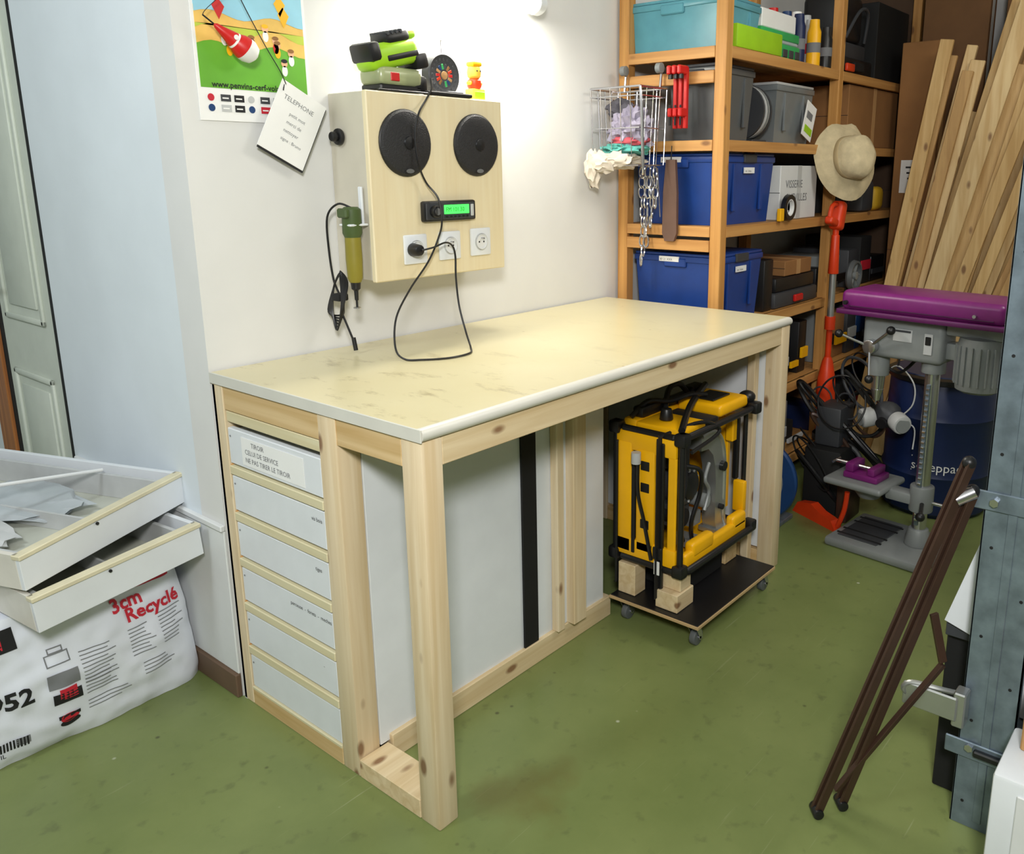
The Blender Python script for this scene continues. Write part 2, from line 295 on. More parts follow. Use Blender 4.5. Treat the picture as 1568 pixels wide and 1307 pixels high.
for (px,py) in ((x0,y0),(x1,y0),(x0,y1),(x1,y1)):
    b.box(px-.02,px+.02,py-.02,py+.02,.20,.24,black,.008,2); b.box(px-.02,px+.02,py-.02,py+.02,.62,.66,black,.008,2)
b.cyl((x1,y0+.03,.24),(x1,y0+.03,.62),.008,black,seg=10)
b.box(x0-.012,x0+.004,-.605,-.545,.235,.60,yellow,.006,2); b.box(x0-.012,x0+.004,-.69,-.622,.25,.585,yellow,.006,2); b.box(x0-.01,x0+.005,-.765,-.545,.575,.635,yellow,.006,2)
b.box(x0-.012,x0+.004,-.77,-.55,.225,.285,yellow,.005,2); b.box(x0-.008,x0+.004,-.765,-.735,.28,.58,yellow,.004)
b.box(x0-.018,x0-.004,-.726,-.704,.10,.62,black,.003); b.box(x0-.02,x0-.002,-.556,-.548,.12,.60,black,.003)
b.box(x0-.016,x0-.006,-.62,-.608,.24,.56,blackm,.002)
for z in (.33,.45,.52): b.box(x0-.014,x0-.010,-.672,-.640,z,z+.03,black,.004)
b.cyl((x0-.03,-.635,.545),(x0-.03,-.635,.58),.015,lgrey,seg=12); b.tube([(x0-.02,-.635,.55),(x0-.025,-.64,.45),(x0-.02,-.66,.36),(x0-.022,-.69,.24)],.006,black)
b.box(x0+.01,x1-.005,y1-.004,y1+.012,.23,.63,dkgrey,.004)
b.box(x1-.04,x1-.008,-.62,-.55,.24,.62,yellow,.005,2); b.box(x1-.03,x1-.005,-.768,-.725,.27,.38,yellow,.006,2); b.box(x1-.03,x1-.008,-.70,-.66,.27,.60,yellow,.004); b.box(x1-.05,x1-.015,-.73,-.70,.52,.62,yellow,.004)
b.box(x1-.024,x1-.004,-.735,-.715,.38,.60,black,.004)
b.box(x0+.02,x1-.02,-.60,-.55,.63,.665,yellow,.008,2); b.box(x0+.015,x0+.16,-.765,-.60,.635,.662,yellow,.008,2); b.box(x1-.20,x1-.015,-.765,-.60,.645,.685,yellow,.012,3)
b.box(x0+.165,x1-.205,-.76,-.605,.63,.655,blackm,.006,2); b.box(x1-.17,x1-.06,-.72,-.64,.686,.692,black,.003)
b.tube([(x0+.01,y0+.01,.665),(x0+.12,-.72,.685),(x0+.22,-.68,.695),(x1-.02,-.60,.695)],.011,black)
b.cyl((x0+.08,-.67,.665),(x0+.08,-.67,.70),.022,black,r2=.016,bev=.003); b.blob((x1+.0,y0+.03,.672),(.03,.028,.022),black,.05); b.tube([(x0+.15,-.62,.67),(x0+.2,-.6,.725),(x0+.28,-.59,.725),(x0+.33,-.6,.675)],.009,black)
b.box(x0+.04,x0+.16,-.61,-.57,.665,.70,black,.008,2); b.box(x0+.2,x0+.34,-.60,-.57,.665,.69,dkgrey,.006,2); b.box(x1-.1,x1-.02,-.60,-.555,.672,.70,black,.006)
b.tube([(x0+.02,-.58,.67),(x0+.08,-.60,.71),(x0+.16,-.63,.70),(x0+.24,-.66,.71),(x0+.30,-.68,.70)],.008,black)
b.cyl((1.17,-.56,.43),(1.17,-.70,.43),.066,dkgrey,bev=.006); b.cyl((1.17,-.70,.43),(1.17,-.715,.43),.045,black,bev=.004)
for k in range(10):
    b.box(-.003,.003,.03,.058,0,.006,lgrey,.001,M=T(1.17,-.70,.43)@RX(90)@RZ(36*k))
b.box(1.10,1.22,-.68,-.58,.30,.38,dkgrey,.012,2); b.cyl((1.12,-.72,.34),(1.12,-.60,.34),.03,blackm); b.cyl((1.24,-.73,.36),(1.24,-.6,.36),.024,grey)
b.box(1.05,1.30,-.60,-.56,.24,.60,blackm,.004); b.box(1.08,1.15,-.72,-.60,.50,.60,black,.012,2); b.box(1.20,1.26,-.70,-.62,.27,.32,grey,.008,2)
arc=[(1.17,.600),(1.215,.605),(1.262,.592),(1.298,.555),(1.318,.49),(1.322,.42),(1.322,.34),(1.325,.28),(1.345,.245)]
arci=[(1.285,.242),(1.270,.28),(1.268,.34),(1.268,.42),(1.262,.475),(1.245,.52),(1.215,.548),(1.17,.552)]
b.prism(arc+arci,(0,-.745,0),(1,0,0),(0,0,1),(0,1,0),.05,alu)
b.tube([(a,-.745,c) for a,c in arc],.008,alu,8,3)
b.prism([(1.12,.24),(1.20,.24),(1.19,.26),(1.13,.262)],(0,-.74,0),(1,0,0),(0,0,1),(0,1,0),.08,alu)
b.box(1.27,1.37,-.76,-.68,.235,.255,alu,.004); b.cyl((1.30,-.76,.47),(1.30,-.69,.47),.016,black); b.cyl((1.295,-.76,.33),(1.295,-.69,.33),.009,blackm)
b.tube([(1.10,-.73,.52),(1.14,-.76,.50),(1.16,-.75,.42),(1.13,-.74,.33),(1.15,-.73,.26)],.007,black)
b.tube([(1.22,-.745,.50),(1.18,-.755,.46),(1.215,-.75,.41),(1.19,-.75,.35)],.006,grey)
b.tube([(1.06,-.74,.58),(1.07,-.75,.48),(1.05,-.74,.36),(1.08,-.74,.28)],.008,blackm)
b.bar((x0-.025,-.715,.64),(x0-.025,-.715,.12),.028,.003,blackm,(0,1,0)); b.box(x0-.03,x0-.027,-.725,-.705,.20,.245,paper,.001); b.box(x0-.03,x0-.024,-.731,-.699,.25,.29,black,.003)
b.tube([(x0-.02,-.71,.64),(x0+.12,-.77,.665),(x0+.2,-.79,.62),(x0+.02,-.80,.60)],.006,black)
b.done()

# ---------------------------------------------------------------- speaker/radio/socket box on the wall
b=B('radio_speaker_cabinet')
X0,X1,Y1,Z0,Z1=.404,.905,-.168,1.115,1.615
sidew=plain('box_side_shaded',(196,190,174),.5,var=.04)  # darker than the front panel: side shading put into the colour
b.box(X0+.003,X1-.004,-.150,-.001,Z0+.004,Z1-.002,sidew,.002); b.box(X0,X1,Y1,-.150,Z0,Z1,boxwood,.003)
cone=plain('speaker_mesh',(30,30,33),.6,var=.3,scale=300,bump=.4)
for cx in (.526,.792):
    M=T(cx,Y1,1.484)@RX(90)
    b.lathe([(.087,0),(.087,.006),(.082,.012),(.07,.015),(.03,.018),(.001,.019)],cone,M,40)
    b.lathe([(.089,-.001),(.089,.004),(.086,.006),(.084,.003)],black,M,40)
    b.lathe([(.018,.017),(.016,.022),(.001,.024)],black,M,20); b.disc((cx,Y1-.0165,1.410),.014,chrome,th=.001,ry=.006)
disp=plain('display_green',(70,230,90),.3,emis=1.2)
b.box(.567,.768,Y1-.018,Y1,1.270,1.328,black,.006,2); b.box(.574,.760,Y1-.0195,Y1-.017,1.276,1.322,dkgrey,.003)
b.cyl((.602,Y1-.018,1.299),(.602,Y1-.036,1.299),.0165,black,bev=.003); b.cyl((.602,Y1-.036,1.299),(.602,Y1-.0375,1.299),.010,chrome)
b.box(.640,.738,Y1-.021,Y1-.019,1.290,1.316,disp,.001); b.text('FM 101.30',.017,(.646,Y1-.0215,1.297),blackm)
for k in range(6): b.box(.642+.016*k,.654+.016*k,Y1-.022,Y1-.019,1.279,1.286,black,.001)
b.box(.744,.756,Y1-.022,Y1-.019,1.282,1.316,lgrey,.002)
for cx,cz in ((.541,1.197),(.670,1.199),(.795,1.202)):
    b.box(cx-.041,cx+.041,Y1-.009,Y1,cz-.041,cz+.041,white,.004,2)
    M=T(cx,Y1-.009,cz)@RX(90)
    b.lathe([(.026,0),(.026,.002),(.024,.0022),(.0235,.0)],lgrey,M,28)
    b.lathe([(.023,0),(.023,.004),(.021,.0045),(.020,.001),(.001,.0008)],whiteg,M,28)
    for s in (-1,1): b.cyl((cx+s*.0095,Y1-.0105,cz),(cx+s*.0095,Y1-.0095,cz),.0027,black,seg=10)
    b.cyl((cx,Y1-.010,cz+.011),(cx,Y1-.022,cz+.011),.0024,chrome,seg=10)
b.cyl((.525,Y1-.01,1.197),(.525,Y1-.045,1.197),.019,black,r2=.015,bev=.003)
b.cyl((X0,-.05,1.50),(X0-.012,-.05,1.50),.022,black,bev=.004); b.cyl((X0-.012,-.05,1.50),(X0-.03,-.05,1.50),.013,black,bev=.004)
b.tube([(X1,-.12,1.235),(X1+.02,-.12,1.24),(X1+.028,-.12,1.225),(X1+.02,-.12,1.205),(X1,-.12,1.205)],.003,black)
b.done()

# ---------------------------------------------------------------- things on top of that box
zt=1.6165
b=B('cordless_work_light')
b.box(.465,.615,-.155,-.06,zt+.016,zt+.066,plain('smoke_clear',(176,184,140),.25,trans=.3),.018,3)
b.box(.47,.61,-.15,-.065,zt+.004,zt+.020,black,.004); b.box(.585,.635,-.15,-.07,zt+.004,zt+.05,black,.01,2); b.box(.50,.53,-.157,-.153,zt+.028,zt+.05,red,.002)
M=T(.535,-.105,zt+.078)@RY(-14)
b.box(-.085,.085,-.045,.04,-.012,.055,lime,.02,3,M=M)
b.box(-.088,-.05,-.048,.043,.012,.062,black,.010,2,M=M); b.box(-.035,.075,-.047,.042,.006,.022,black,.004,2,M=M)
b.box(-.02,.065,-.040,.035,.045,.078,black,.012,2,M=M); b.box(.02,.09,-.036,.031,.05,.074,lime,.010,2,M=M); b.box(.06,.105,-.046,.041,-.03,.012,black,.008,2,M=M)
for k in range(4): b.box(-.012+.015*k,-.006+.015*k,-.041,.036,.070,.081,dkgrey,.001,M=M)
b.done()
b=B('flat_metal_file'); b.box(.45,.62,-.166,-.157,zt,zt+.005,black,.001); b.box(.62,.79,-.166,-.14,zt,zt+.011,blackm,.003); b.cyl((.66,-.153,zt+.011),(.66,-.153,zt+.013),.005,chrome,seg=10); b.box(.70,.76,-.16,-.148,zt+.011,zt+.015,dkgrey,.002); b.done()
b=B('round_reel_tin')
M=T(.728,-.085,zt+.062)@RX(90)
b.lathe([(.060,0),(.060,.028),(.057,.031),(.052,.029)],dkgrey,M,40)
b.lathe([(.052,.0285),(.001,.0285)],paper,M,40)
cols=[red,orange,card,dkgrey,green,bluet,card2]
for k in range(14): b.box(.016,.032,-.004,.004,.028,.030,cols[k%7],.001,M=M@RZ(k*360/14))
for k in range(20): b.box(.041,.048,-.003,.003,.028,.0295,dkgrey,.0005,M=M@RZ(k*18))
b.lathe([(.036,.0285),(.036,.0295),(.0345,.0295),(.0345,.0285)],dkgrey,M,30); b.lathe([(.012,.0285),(.011,.032),(.001,.033)],card2,M,20); b.done()
b=B('yellow_figurine_box')
lemon=plain('lemon',(236,220,70),.5)
b.box(.835,.888,-.12,-.085,zt,zt+.034,lemon,.004,2); b.box(.84,.883,-.122,-.12,zt+.006,zt+.026,lime,.001)
b.lathe([(.016,0),(.022,.01),(.021,.026),(.014,.032)],orange,T(.861,-.10,zt+.032),20); b.lathe([(.012,0),(.02,.008),(.022,.02),(.019,.034),(.010,.042),(.001,.044)],plain('lemon_orange',(246,194,70),.5),T(.861,-.10,zt+.062),20)
b.box(.836,.848,-.11,-.09,zt+.045,zt+.056,yellow,.003); b.box(.875,.888,-.11,-.09,zt+.045,zt+.056,yellow,.003); b.box(.842,.880,-.118,-.085,zt+.098,zt+.112,yellow,.005,2)
for s in (-1,1): b.blob((.861+s*.007,-.121,zt+.085),(.003,.002,.003),black,0,sub=1)
b.done()
b=B('radio_antenna'); b.cyl((.80,-.03,zt),(.80,-.03,zt+.012),.008,black); b.cyl((.80,-.03,zt+.012),(.795,-.03,zt+.17),.0016,chrome,seg=8); b.blob((.795,-.03,zt+.172),(.004,.004,.004),chrome,0,sub=2); b.done()

b=B('wall_tube_lamp')
diff=plain('lamp_diffuser',(255,248,232),.4,emis=22)
b.box(.58,1.22,-.03,0,1.925,1.975,white,.004)
n=16; pr=[(-.03-.045*math.sin(math.pi*i/n),1.945-.03*math.cos(math.pi*i/n)) for i in range(n+1)]
b.prism(pr,(.60,0,0),(0,1,0),(0,0,1),(1,0,0),.60,diff)
for x in (1.20,.57): b.prism([(y*1.02-.001,1.945+(z-1.945)*1.08) for y,z in pr],(x,0,0),(0,1,0),(0,0,1),(1,0,0),.03,white)
b.done()

# ---------------------------------------------------------------- cables
b=B('power_cable')
b.tube([(.632,-.165,1.66),(.62,-.178,1.63),(.595,-.182,1.60),(.555,-.195,1.56),(.54,-.195,1.50),(.545,-.198,1.43),(.575,-.19,1.38),(.600,-.21,1.335),(.605,-.215,1.27),(.600,-.2,1.22),(.56,-.2,1.16),(.49,-.2,1.09),(.43,-.21,1.02),(.39,-.25,.95),(.385,-.29,.925),(.41,-.33,.9237),(.47,-.37,.9237),(.545,-.37,.9237),(.60,-.32,.9237),(.63,-.27,.96),(.645,-.23,1.03),(.655,-.21,1.11),(.665,-.20,1.17),(.655,-.20,1.20),(.62,-.21,1.212),(.57,-.218,1.203),(.525,-.217,1.197)],.0028,black,8,7)
b.done()
b=B('mini_rotary_tool')
M=T(.368,-.125,0)
b.lathe([(.018,1.318),(.025,1.312),(.026,1.25),(.021,1.238)],olive,M,20); b.lathe([(.021,1.24),(.022,1.18),(.020,1.13),(.015,1.118)],plain('olive_yellow',(132,122,36),.5),M,20)
b.lathe([(.014,1.12),(.012,1.10),(.006,1.095),(.005,1.07),(.003,1.068),(.003,1.05)],black,M,16); b.lathe([(.001,1.052),(.010,1.05),(.010,1.047),(.001,1.046)],chrome,M,16)
b.box(.345,.4035,-.15,-.10,1.268,1.274,white,.002); b.box(.396,.4035,-.135,-.12,1.27,1.37,white,.002); b.box(.335,.35,-.145,-.105,1.29,1.315,olive,.004)
b.tube([(.368,-.125,1.316),(.36,-.08,1.325),(.345,-.05,1.29),(.35,-.04,1.2),(.355,-.045,1.12),(.36,-.06,1.08)],.003,black)
for k in range(6):
    o=.004*k
    b.tube([(.355+o*.4,-.075-o,1.135-o),(.34,-.095-o*.5,1.06),(.338+o,-.07,.985+o*2),(.345,-.045+o,1.03),(.35,-.05,1.10),(.36,-.07,1.14)],.0028,black,6,6,True)
b.box(.335,.368,-.09,-.055,1.065,1.085,blackm,.004,2)
b.tube([(.35,-.08,1.03),(.355,-.10,.985),(.36,-.11,.955)],.003,black); b.cyl((.36,-.11,.965),(.362,-.115,.93),.006,black,seg=12)
b.done()

# ---------------------------------------------------------------- poster etc.
pg=plain('poster_green',(104,176,48),.5,var=.12,scale=9); psky=plain('poster_sky',(150,206,226),.5); psand=plain('poster_sand',(232,190,96),.5,var=.15,scale=14); pyel=plain('poster_lightgreen',(186,204,70),.5)
b=B('kite_poster')
px0,px1,pz0,pz1=.046,.352,1.530,2.0
b.box(px0,px1,-.003,-.001,pz0,pz1,paper,0)
def strip(z0,z1,m,y=-.0035,a=px0+.008,c=px1-.008): b.box(a,c,y,y+.0005,z0,z1,m,0)
strip(1.606,1.72,pg); strip(1.72,1.79,psand,-.0035); strip(1.79,1.99,psky)
def wavy(zb,amp,m,y,ztop):
    pts=[(px0+.008+i*(px1-px0-.016)/16, zb+amp*math.sin(i*.7)) for i in range(17)]
    b.prism(pts+[(px1-.008,ztop),(px0+.008,ztop)],(0,y,0),(1,0,0),(0,0,1),(0,1,0),.0003,m)
wavy(1.705,.010,psand,-.0039,1.735); wavy(1.74,.012,pyel,-.0040,1.75); wavy(1.775,.008,psky,-.0042,1.80)
rr=random.Random(3)
for k in range(9):
    x=px0+.03+rr.random()*.25; z=1.625+rr.random()*.13
    b.disc((x,-.0042,z+.018),.009,skin,th=.0003); b.disc((x,-.0042,z),.008,rr.choice([red,bluet,yellow,orange,paper]),th=.0003,ry=.013); b.disc((x,-.0045,z+.024),.009,rr.choice([card,yellow,ink]),th=.0003,ry=.005)
for k in range(4):
    x=px0+.05+rr.random()*.2; z=1.78+rr.random()*.1
    b.prism([(0,.02),(.016,0),(0,-.03),(-.016,0)],(x,-.0046,z),(1,0,0),(0,0,1),(0,1,0),.0003,rr.choice([red,yellow,purple]))
b.text('www.penvins-cerf-volant.com',.0195,((px0+px1)/2,-.0046,1.6085),ink,align='CENTER',bold=.0004)
for r_ in range(2):
    for k in range(8):
        x=px0+.02+k*.035; z=1.578-.024*r_
        mm=rr.choice([bluet,inkg,inkr,ink,bluet,dkgrey,lgrey])
        if k%3==0: b.disc((x+.01,-.0042,z+.006),.0085,mm,th=.0003)
        else: b.box(x,x+.026,-.0042,-.0038,z-.002,z+.014,mm,0); b.box(x+.004,x+.02,-.0045,-.0042,z+.004,z+.007,paper,0)
b.done()
b=B('fishing_float')
d=V((.095,0,-.062)).normalized(); p=V((.078,-.045,1.745)); q=d.to_track_quat('Z','Y').to_matrix().to_4x4()
M=Matrix.Translation(p)@q
b.lathe([(.001,0),(.006,.006),(.012,.03),(.019,.055)],red,M); b.lathe([(.019,.055),(.020,.060)],paper,M); b.lathe([(.020,.060),(.026,.072),(.0285,.085)],red,M)
b.lathe([(.0285,.085),(.028,.098),(.022,.112),(.010,.119),(.001,.120)],paper,M)
b.cyl(p-d*.03,p,.002,black,seg=8); b.disc(p+d*.05+V((0,-.021,0)),.006,paper,th=.001)
b.tube([(.14,-.04,1.84),(.165,-.04,1.79),(.21,-.04,1.71),(.245,-.04,1.655),(.26,-.038,1.625)],.0012,ink,6,3); b.box(.135,.145,-.045,-.0035,1.835,1.845,chrome,.001)
b.tube([p-d*.03,(.07,-.04,1.78),(.14,-.04,1.84)],.0008,ink,6,3)
b.done()
b=B('paper_note_card')
M=T(.275,-.03,1.525)@RY(28)
b.box(-.07,.07,-.0008,.0008,-.092,.092,paper,0,M=M); b.box(-.067,.073,.001,.004,-.097,.087,ink,0,M=M)
dx=(M.to_3x3()@V((1,0,0))); dz=(M.to_3x3()@V((0,0,1))); o=M@V((-.05,-.0012,.05))
for k,(t,s_) in enumerate((('TELEPHONE',.017),('petit mot',.013),('merci de',.013),('nettoyer',.013),('signe : Bruno',.012))): b.text(t,s_,o-dz*(.022*k+ (0 if k==0 else .01))+dx*(.0 if k==0 else .03),inkg,dx,dz)
b.tube([(.26,-.03,1.625),(.255,-.032,1.61)],.0015,ink,6,1); b.done()

# ---------------------------------------------------------------- shelving
b=B('wooden_shelving_unit')
SX0,SX1,SY0,SY1=1.72,2.77,-.475,-.01
for x in (SX0,SX1-.045,3.75):
    for y in (SY0,SY1-.045): b.box(x,x+.045,y,y+.045,0,2.45,orZ,.002)
levels=[.12,.47,.815,1.19,1.50,1.82]
for z in levels:
    b.box(SX0+.02,SX1,SY0+.012,SY1-.012,z,z+.018,orX,.001)
    b.box(SX1,3.79,SY0+.012,SY1-.012,z,z+.018,orX,.001)
    b.box(SX0-.001,SX0+.018,SY0+.046,SY1-.046,z-.02,z+.018,orY,.001)
for z in (1.715,1.115,.70,.35): b.box(SX0-.004,SX0+.018,SY0+.046,SY1-.046,z,z+.042,orY,.002)
for z in levels: b.box(SX0+.046,SX1-.046,SY0+.001,SY0+.02,z-.022,z+.018,orX,.001); b.box(SX1+.001,3.749,SY0+.001,SY0+.02,z-.022,z+.018,orX,.001)
b.done()

def bin_(name,x0,x1,y0,y1,z0,z1,m,lid=None,label=True,tap=.02):
    b=B(name)
    def ring(x0,x1,y0,y1,z): return [(x0,y0,z),(x1,y0,z),(x1,y1,z),(x0,y1,z)]
    vs=ring(x0+tap,x1-tap,y0+tap,y1-tap,z0)+ring(x0+.006,x1-.006,y0+.006,y1-.006,z1-.03)
    b.add(vs,[(3,2,1,0),(0,1,5,4),(1,2,6,5),(2,3,7,6),(3,0,4,7),(4,5,6,7)],m)
    b.box(x0,x1,y0,y1,z1-.035,z1-.012,m,.004,2); b.box(x0+.003,x1-.003,y0+.003,y1-.003,z1-.012,z1,lid or m,.005,2)
    for f in (.25,.75):
        xx=x0+(x1-x0)*f; b.box(xx-.01,xx+.01,y0+.002,y0+.012,z0+.05,z1-.04,m,.002)
    yy=(y0+y1)/2; b.box(x0-.004,x0+.01,yy-.05,yy+.05,z1-.055,z1-.02,lid or m,.004)
    if label:
        b.box(x0-.0055,x0+.004,yy-.02,yy+.07,z1-.034,z1-.014,paper,0); b.text('83 21 XXX',.012,(x0-.006,yy+.065,z1-.030),ink,(0,-1,0))
        b.box((x0+x1)/2-.04,(x0+x1)/2+.04,y0-.0006,y0+.004,z1-.075,z1-.053,paper,0); b.text('vis / clous',.012,((x0+x1)/2-.035,y0-.001,z1-.070),ink)
        b.box((x0+x1)/2-.05,(x0+x1)/2+.05,y0-.006,y0+.006,z1-.036,z1-.004,dkgrey,.003)
    return b.done()
def carton(name,x0,x1,y0,y1,z0,z1,m=card,label=True,rot=0,txt=None,lz=None):
    b=B(name); cx,cy=(x0+x1)/2,(y0+y1)/2; b.M=T(cx,cy,0)@RZ(rot)@T(-cx,-cy,0)
    b.box(x0,x1,y0,y1,z0,z1,m,.003); xm=(x0+x1)/2
    b.box(xm-.02,xm+.02,y0-.0008,y1+.0008,z0+.001,z1+.0008,card2 if m is card else lgrey,0)
    b.box(x0-.001,x0+.001,y0+.001,y1-.001,(z0+z1)/2+.0,(z0+z1)/2+.002,ink,0)
    if label:
        w=min(.13,(y1-y0)*.62); lt=lz or z1-.05; b.box(x0-.0015,x0,cy-w/2,cy+w/2,lt-w*1.3,lt,paper,0)
        for k in range(5): b.box(x0-.002,x0-.0015,cy-w*.4,cy+w*(.1+.05*k),lt-w*1.2+k*w*.22,lt-w*1.2+k*w*.22+w*.07,ink,0)
    if txt:
        for k,t in enumerate(txt): b.text(t,.045,(x0+.05,y0-.001,z1-.09-.055*k),inkg)
    return b.done()
bin_('storage_tub',1.745,2.06,-.43,-.03,1.8395,2.02,teal,teal,False)
b=B('green_parts_organizer'); b.box(1.80,2.16,-.472,-.435,1.839,1.92,lime,.006,2); b.box(2.12,2.40,-.434,-.2,1.839,1.90,green,.008,2); b.box(2.125,2.395,-.425,-.205,1.90,1.915,clear,.004)
for k in range(5): b.box(2.13+.055*k,2.17+.055*k,-.438,-.434,1.85,1.88,dkgrey,.002)
b.box(2.08,2.42,-.42,-.22,1.916,1.95,green,.006,2); b.box(2.10,2.40,-.41,-.23,1.951,2.02,paper,.004)
b.done()
b=B('spray_cans')
for k,(x,y,h,m) in enumerate(((2.45,-.40,.20,dblue),(2.51,-.36,.22,paper),(2.56,-.42,.19,yellow),(2.61,-.38,.20,lgrey),(2.66,-.43,.17,black),(2.47,-.27,.24,red),(2.58,-.28,.24,bluet),(2.67,-.33,.23,lgrey))):
    b.lathe([(.026,0),(.029,.004),(.029,h-.05),(.022,h-.03),(.02,h),(.001,h)],m,T(x,y,1.8395),20); b.lathe([(.0293,h*.3),(.0295,h*.31),(.0295,h*.5),(.0293,h*.51)],inkg if m is not lgrey else inkr,T(x,y,1.8395),20)
b.done()
b=B('power_tool_case'); b.box(2.85,3.25,-.42,-.12,1.839,1.92,black,.01,2); b.box(2.98,3.1,-.44,-.42,1.86,1.90,blackm,.005); b.box(2.87,3.2,-.40,-.14,1.921,1.99,dkgrey,.01,2); b.box(2.86,2.95,-.455,-.44,1.85,1.885,orange,.006,2); b.box(3.26,3.7,-.43,-.15,1.839,2.20,blackm,.004); b.box(2.9,3.15,-.4,-.2,1.991,2.2,black,.03,3); b.tube([(2.92,-.41,2.0),(3.0,-.44,2.12),(3.1,-.44,2.12),(3.15,-.41,2.0)],.008,dkgrey); b.done()
bin_('grey_storage_bin',1.77,2.05,-.42,-.20,1.519,1.79,plain('clear_grey_bin',(84,88,90),.3),dkgrey,False)
b=B('stacked_grinding_discs')
for k in range(4): b.cyl((2.10+.02*k,-.33,1.636),(2.112+.02*k,-.33,1.636),.105,[dkgrey,lgrey,grey,dkgrey][k],seg=32)
b.box(2.08,2.2,-.40,-.26,1.5185,1.53,dkgrey,.002); b.done()
bin_('clear_storage_box',2.24,2.60,-.42,-.12,1.519,1.76,plain('clear_box',(116,122,124),.25),lgrey,False)
b=B('price_card'); Mc=T(2.52,-.43,1.62)@RY(20)@T(-2.52,.43,-1.62); b.box(2.47,2.57,-.438,-.435,1.54,1.69,paper,.0005,M=Mc); b.box(2.485,2.56,-.4395,-.438,1.56,1.59,lime,0,M=Mc); b.box(2.485,2.54,-.4395,-.438,1.62,1.65,inkg,0,M=Mc); b.done()
carton('cardboard_box',2.90,3.55,-.455,-.10,1.519,1.795,card,False)
bin_('blue_storage_bin',1.765,2.20,-.445,-.06,1.209,1.475,blue,blue)
bin_('blue_storage_bin',2.22,2.62,-.29,-.05,1.209,1.44,dblue,black,False)
carton('white_hardware_box',2.24,2.60,-.452,-.305,1.209,1.43,whiteg,False,0,['VISSERIE','CHEVILLES'])
b=B('adhesive_tape_roll'); M=T(2.26,-.475,1.262)@RX(90)
b.lathe([(.034,0),(.034,.02),(.052,.02),(.052,0),(.034,0)],black,M,32); b.lathe([(.030,.001),(.030,.019),(.034,.019),(.034,.001),(.030,.001)],paper,M,32); b.box(2.17,2.205,-.494,-.476,1.209,1.26,yellow,.003); b.done()
b=B('coiled_hose')
for k in range(6): b.tube([(2.98+.02*k+.12*math.cos(a*math.pi/4),-.42+.012*k,1.34+.11*math.sin(a*math.pi/4)+.005*k) for a in range(8)],.009,[black,blackm,yellow,black,blackm,black][k],8,4,True)
b.box(3.15,3.3,-.46,-.36,1.209,1.36,dkgrey,.02,2); b.box(3.16,3.29,-.45,-.37,1.361,1.42,black,.02,2); b.box(3.33,3.45,-.46,-.36,1.209,1.33,plain('dull_yellow',(190,150,30),.6),.03,3)
b.done()
bin_('storage_tub',2.85,3.6,-.33,-.06,1.209,1.44,dkgrey,black,False)
bin_('blue_storage_bin',1.765,2.13,-.445,-.06,.834,1.10,blue,blue)
carton('cardboard_box',2.35,2.62,-.44,-.2,.965,1.03,card,False); b=B('tool_case'); b.box(2.25,2.68,-.45,-.15,.8345,.90,dkgrey,.01,2); b.box(2.27,2.66,-.44,-.16,.9005,.9635,black,.01,2); b.box(2.42,2.5,-.465,-.45,.85,.88,red,.004); b.box(2.16,2.24,-.44,-.2,.8345,1.05,black,.006,2); b.done()
b=B('assorted_boxes'); rr=random.Random(11)
for (xa,xb,zz) in ((1.8,2.68,.489),(1.8,2.68,.139),(2.84,3.7,.489),(2.84,3.7,.139),(2.84,3.7,.834)):
    x=xa
    while x<xb-.08:
        w=rr.uniform(.08,.22); h=rr.uniform(.1,.27); w=min(w,xb-x)
        m=rr.choice([black,dkgrey,dblue,blackm,card,dkgrey,grey,bluet,black,blackm])
        b.box(x,x+w-.01,-.43+rr.uniform(0,.06),-.12,zz,zz+h,m,.006,2); b.box(x+.01,x+w-.02,-.432,-.42,zz+h*.3,zz+h*.5,rr.choice([lgrey,inkr,yellow,dkgrey,black]),.001)
        x+=w
b.done()
b=B('small_fan_wheel'); M=T(2.98,-.49,.915)@RX(90); b.lathe([(.07,0),(.075,.01),(.07,.03),(.06,.03),(.058,.01)],tyre,M,30); b.lathe([(.02,0),(.02,.03),(.001,.032)],grey,M,20)
for k in range(6): b.box(.015,.062,-.004,.004,.008,.02,grey,.001,M=M@RZ(60*k))
b.box(2.94,3.02,-.485,-.476,.82,.86,black,.004); b.done()

# hanging wire basket with cloths
b=B('wire_basket')
bx0,bx1,by0,by1=1.52,1.69,-.25,-.03
def loop(z,ins=0,r=.003): b.tube([(bx0+ins,by0+ins,z),(bx1-ins,by0+ins,z),(bx1-ins,by1-ins,z),(bx0+ins,by1-ins,z)],r,chrome,6,1,True)
loop(1.70,0,.004); loop(1.67,.0,.0025); loop(1.56,.006,.0022); loop(1.43,.015,.003)
for k in range(6):
    y=by0+(by1-by0)*k/5; b.tube([(bx0,y,1.70),(bx0+.015,y,1.43),(bx1-.015,y,1.43),(bx1,y,1.70)],.0017,chrome,6,1)
for k in range(1,4):
    x=bx0+(bx1-bx0)*k/4; b.tube([(x,by0,1.70),(x,by0+.015,1.43),(x,by1-.015,1.43),(x,by1,1.70)],.0017,chrome,6,1)
for y in (-.06,-.22):
    b.tube([(bx1,y,1.70),(bx1+.008,y,1.76),(bx1+.012,y,1.78)],.005,chrome); b.lathe([(.018,-.01),(.018,.01),(.008,.012),(.001,.012)],grey,T(bx1-.005,y,1.775)@RX(90),16)
b.tube([(bx0,by0,1.70),(bx0,by0-.01,1.6),(bx0+.01,by0-.01,1.42),(bx0+.02,by0,1.40)],.005,chrome)
b.tube([(bx0,by1,1.43),(bx0-.01,by1,1.38),(bx0,by1,1.35),(bx0+.02,by1,1.37)],.005,chrome)
b.done()
b=B('cleaning_rags')
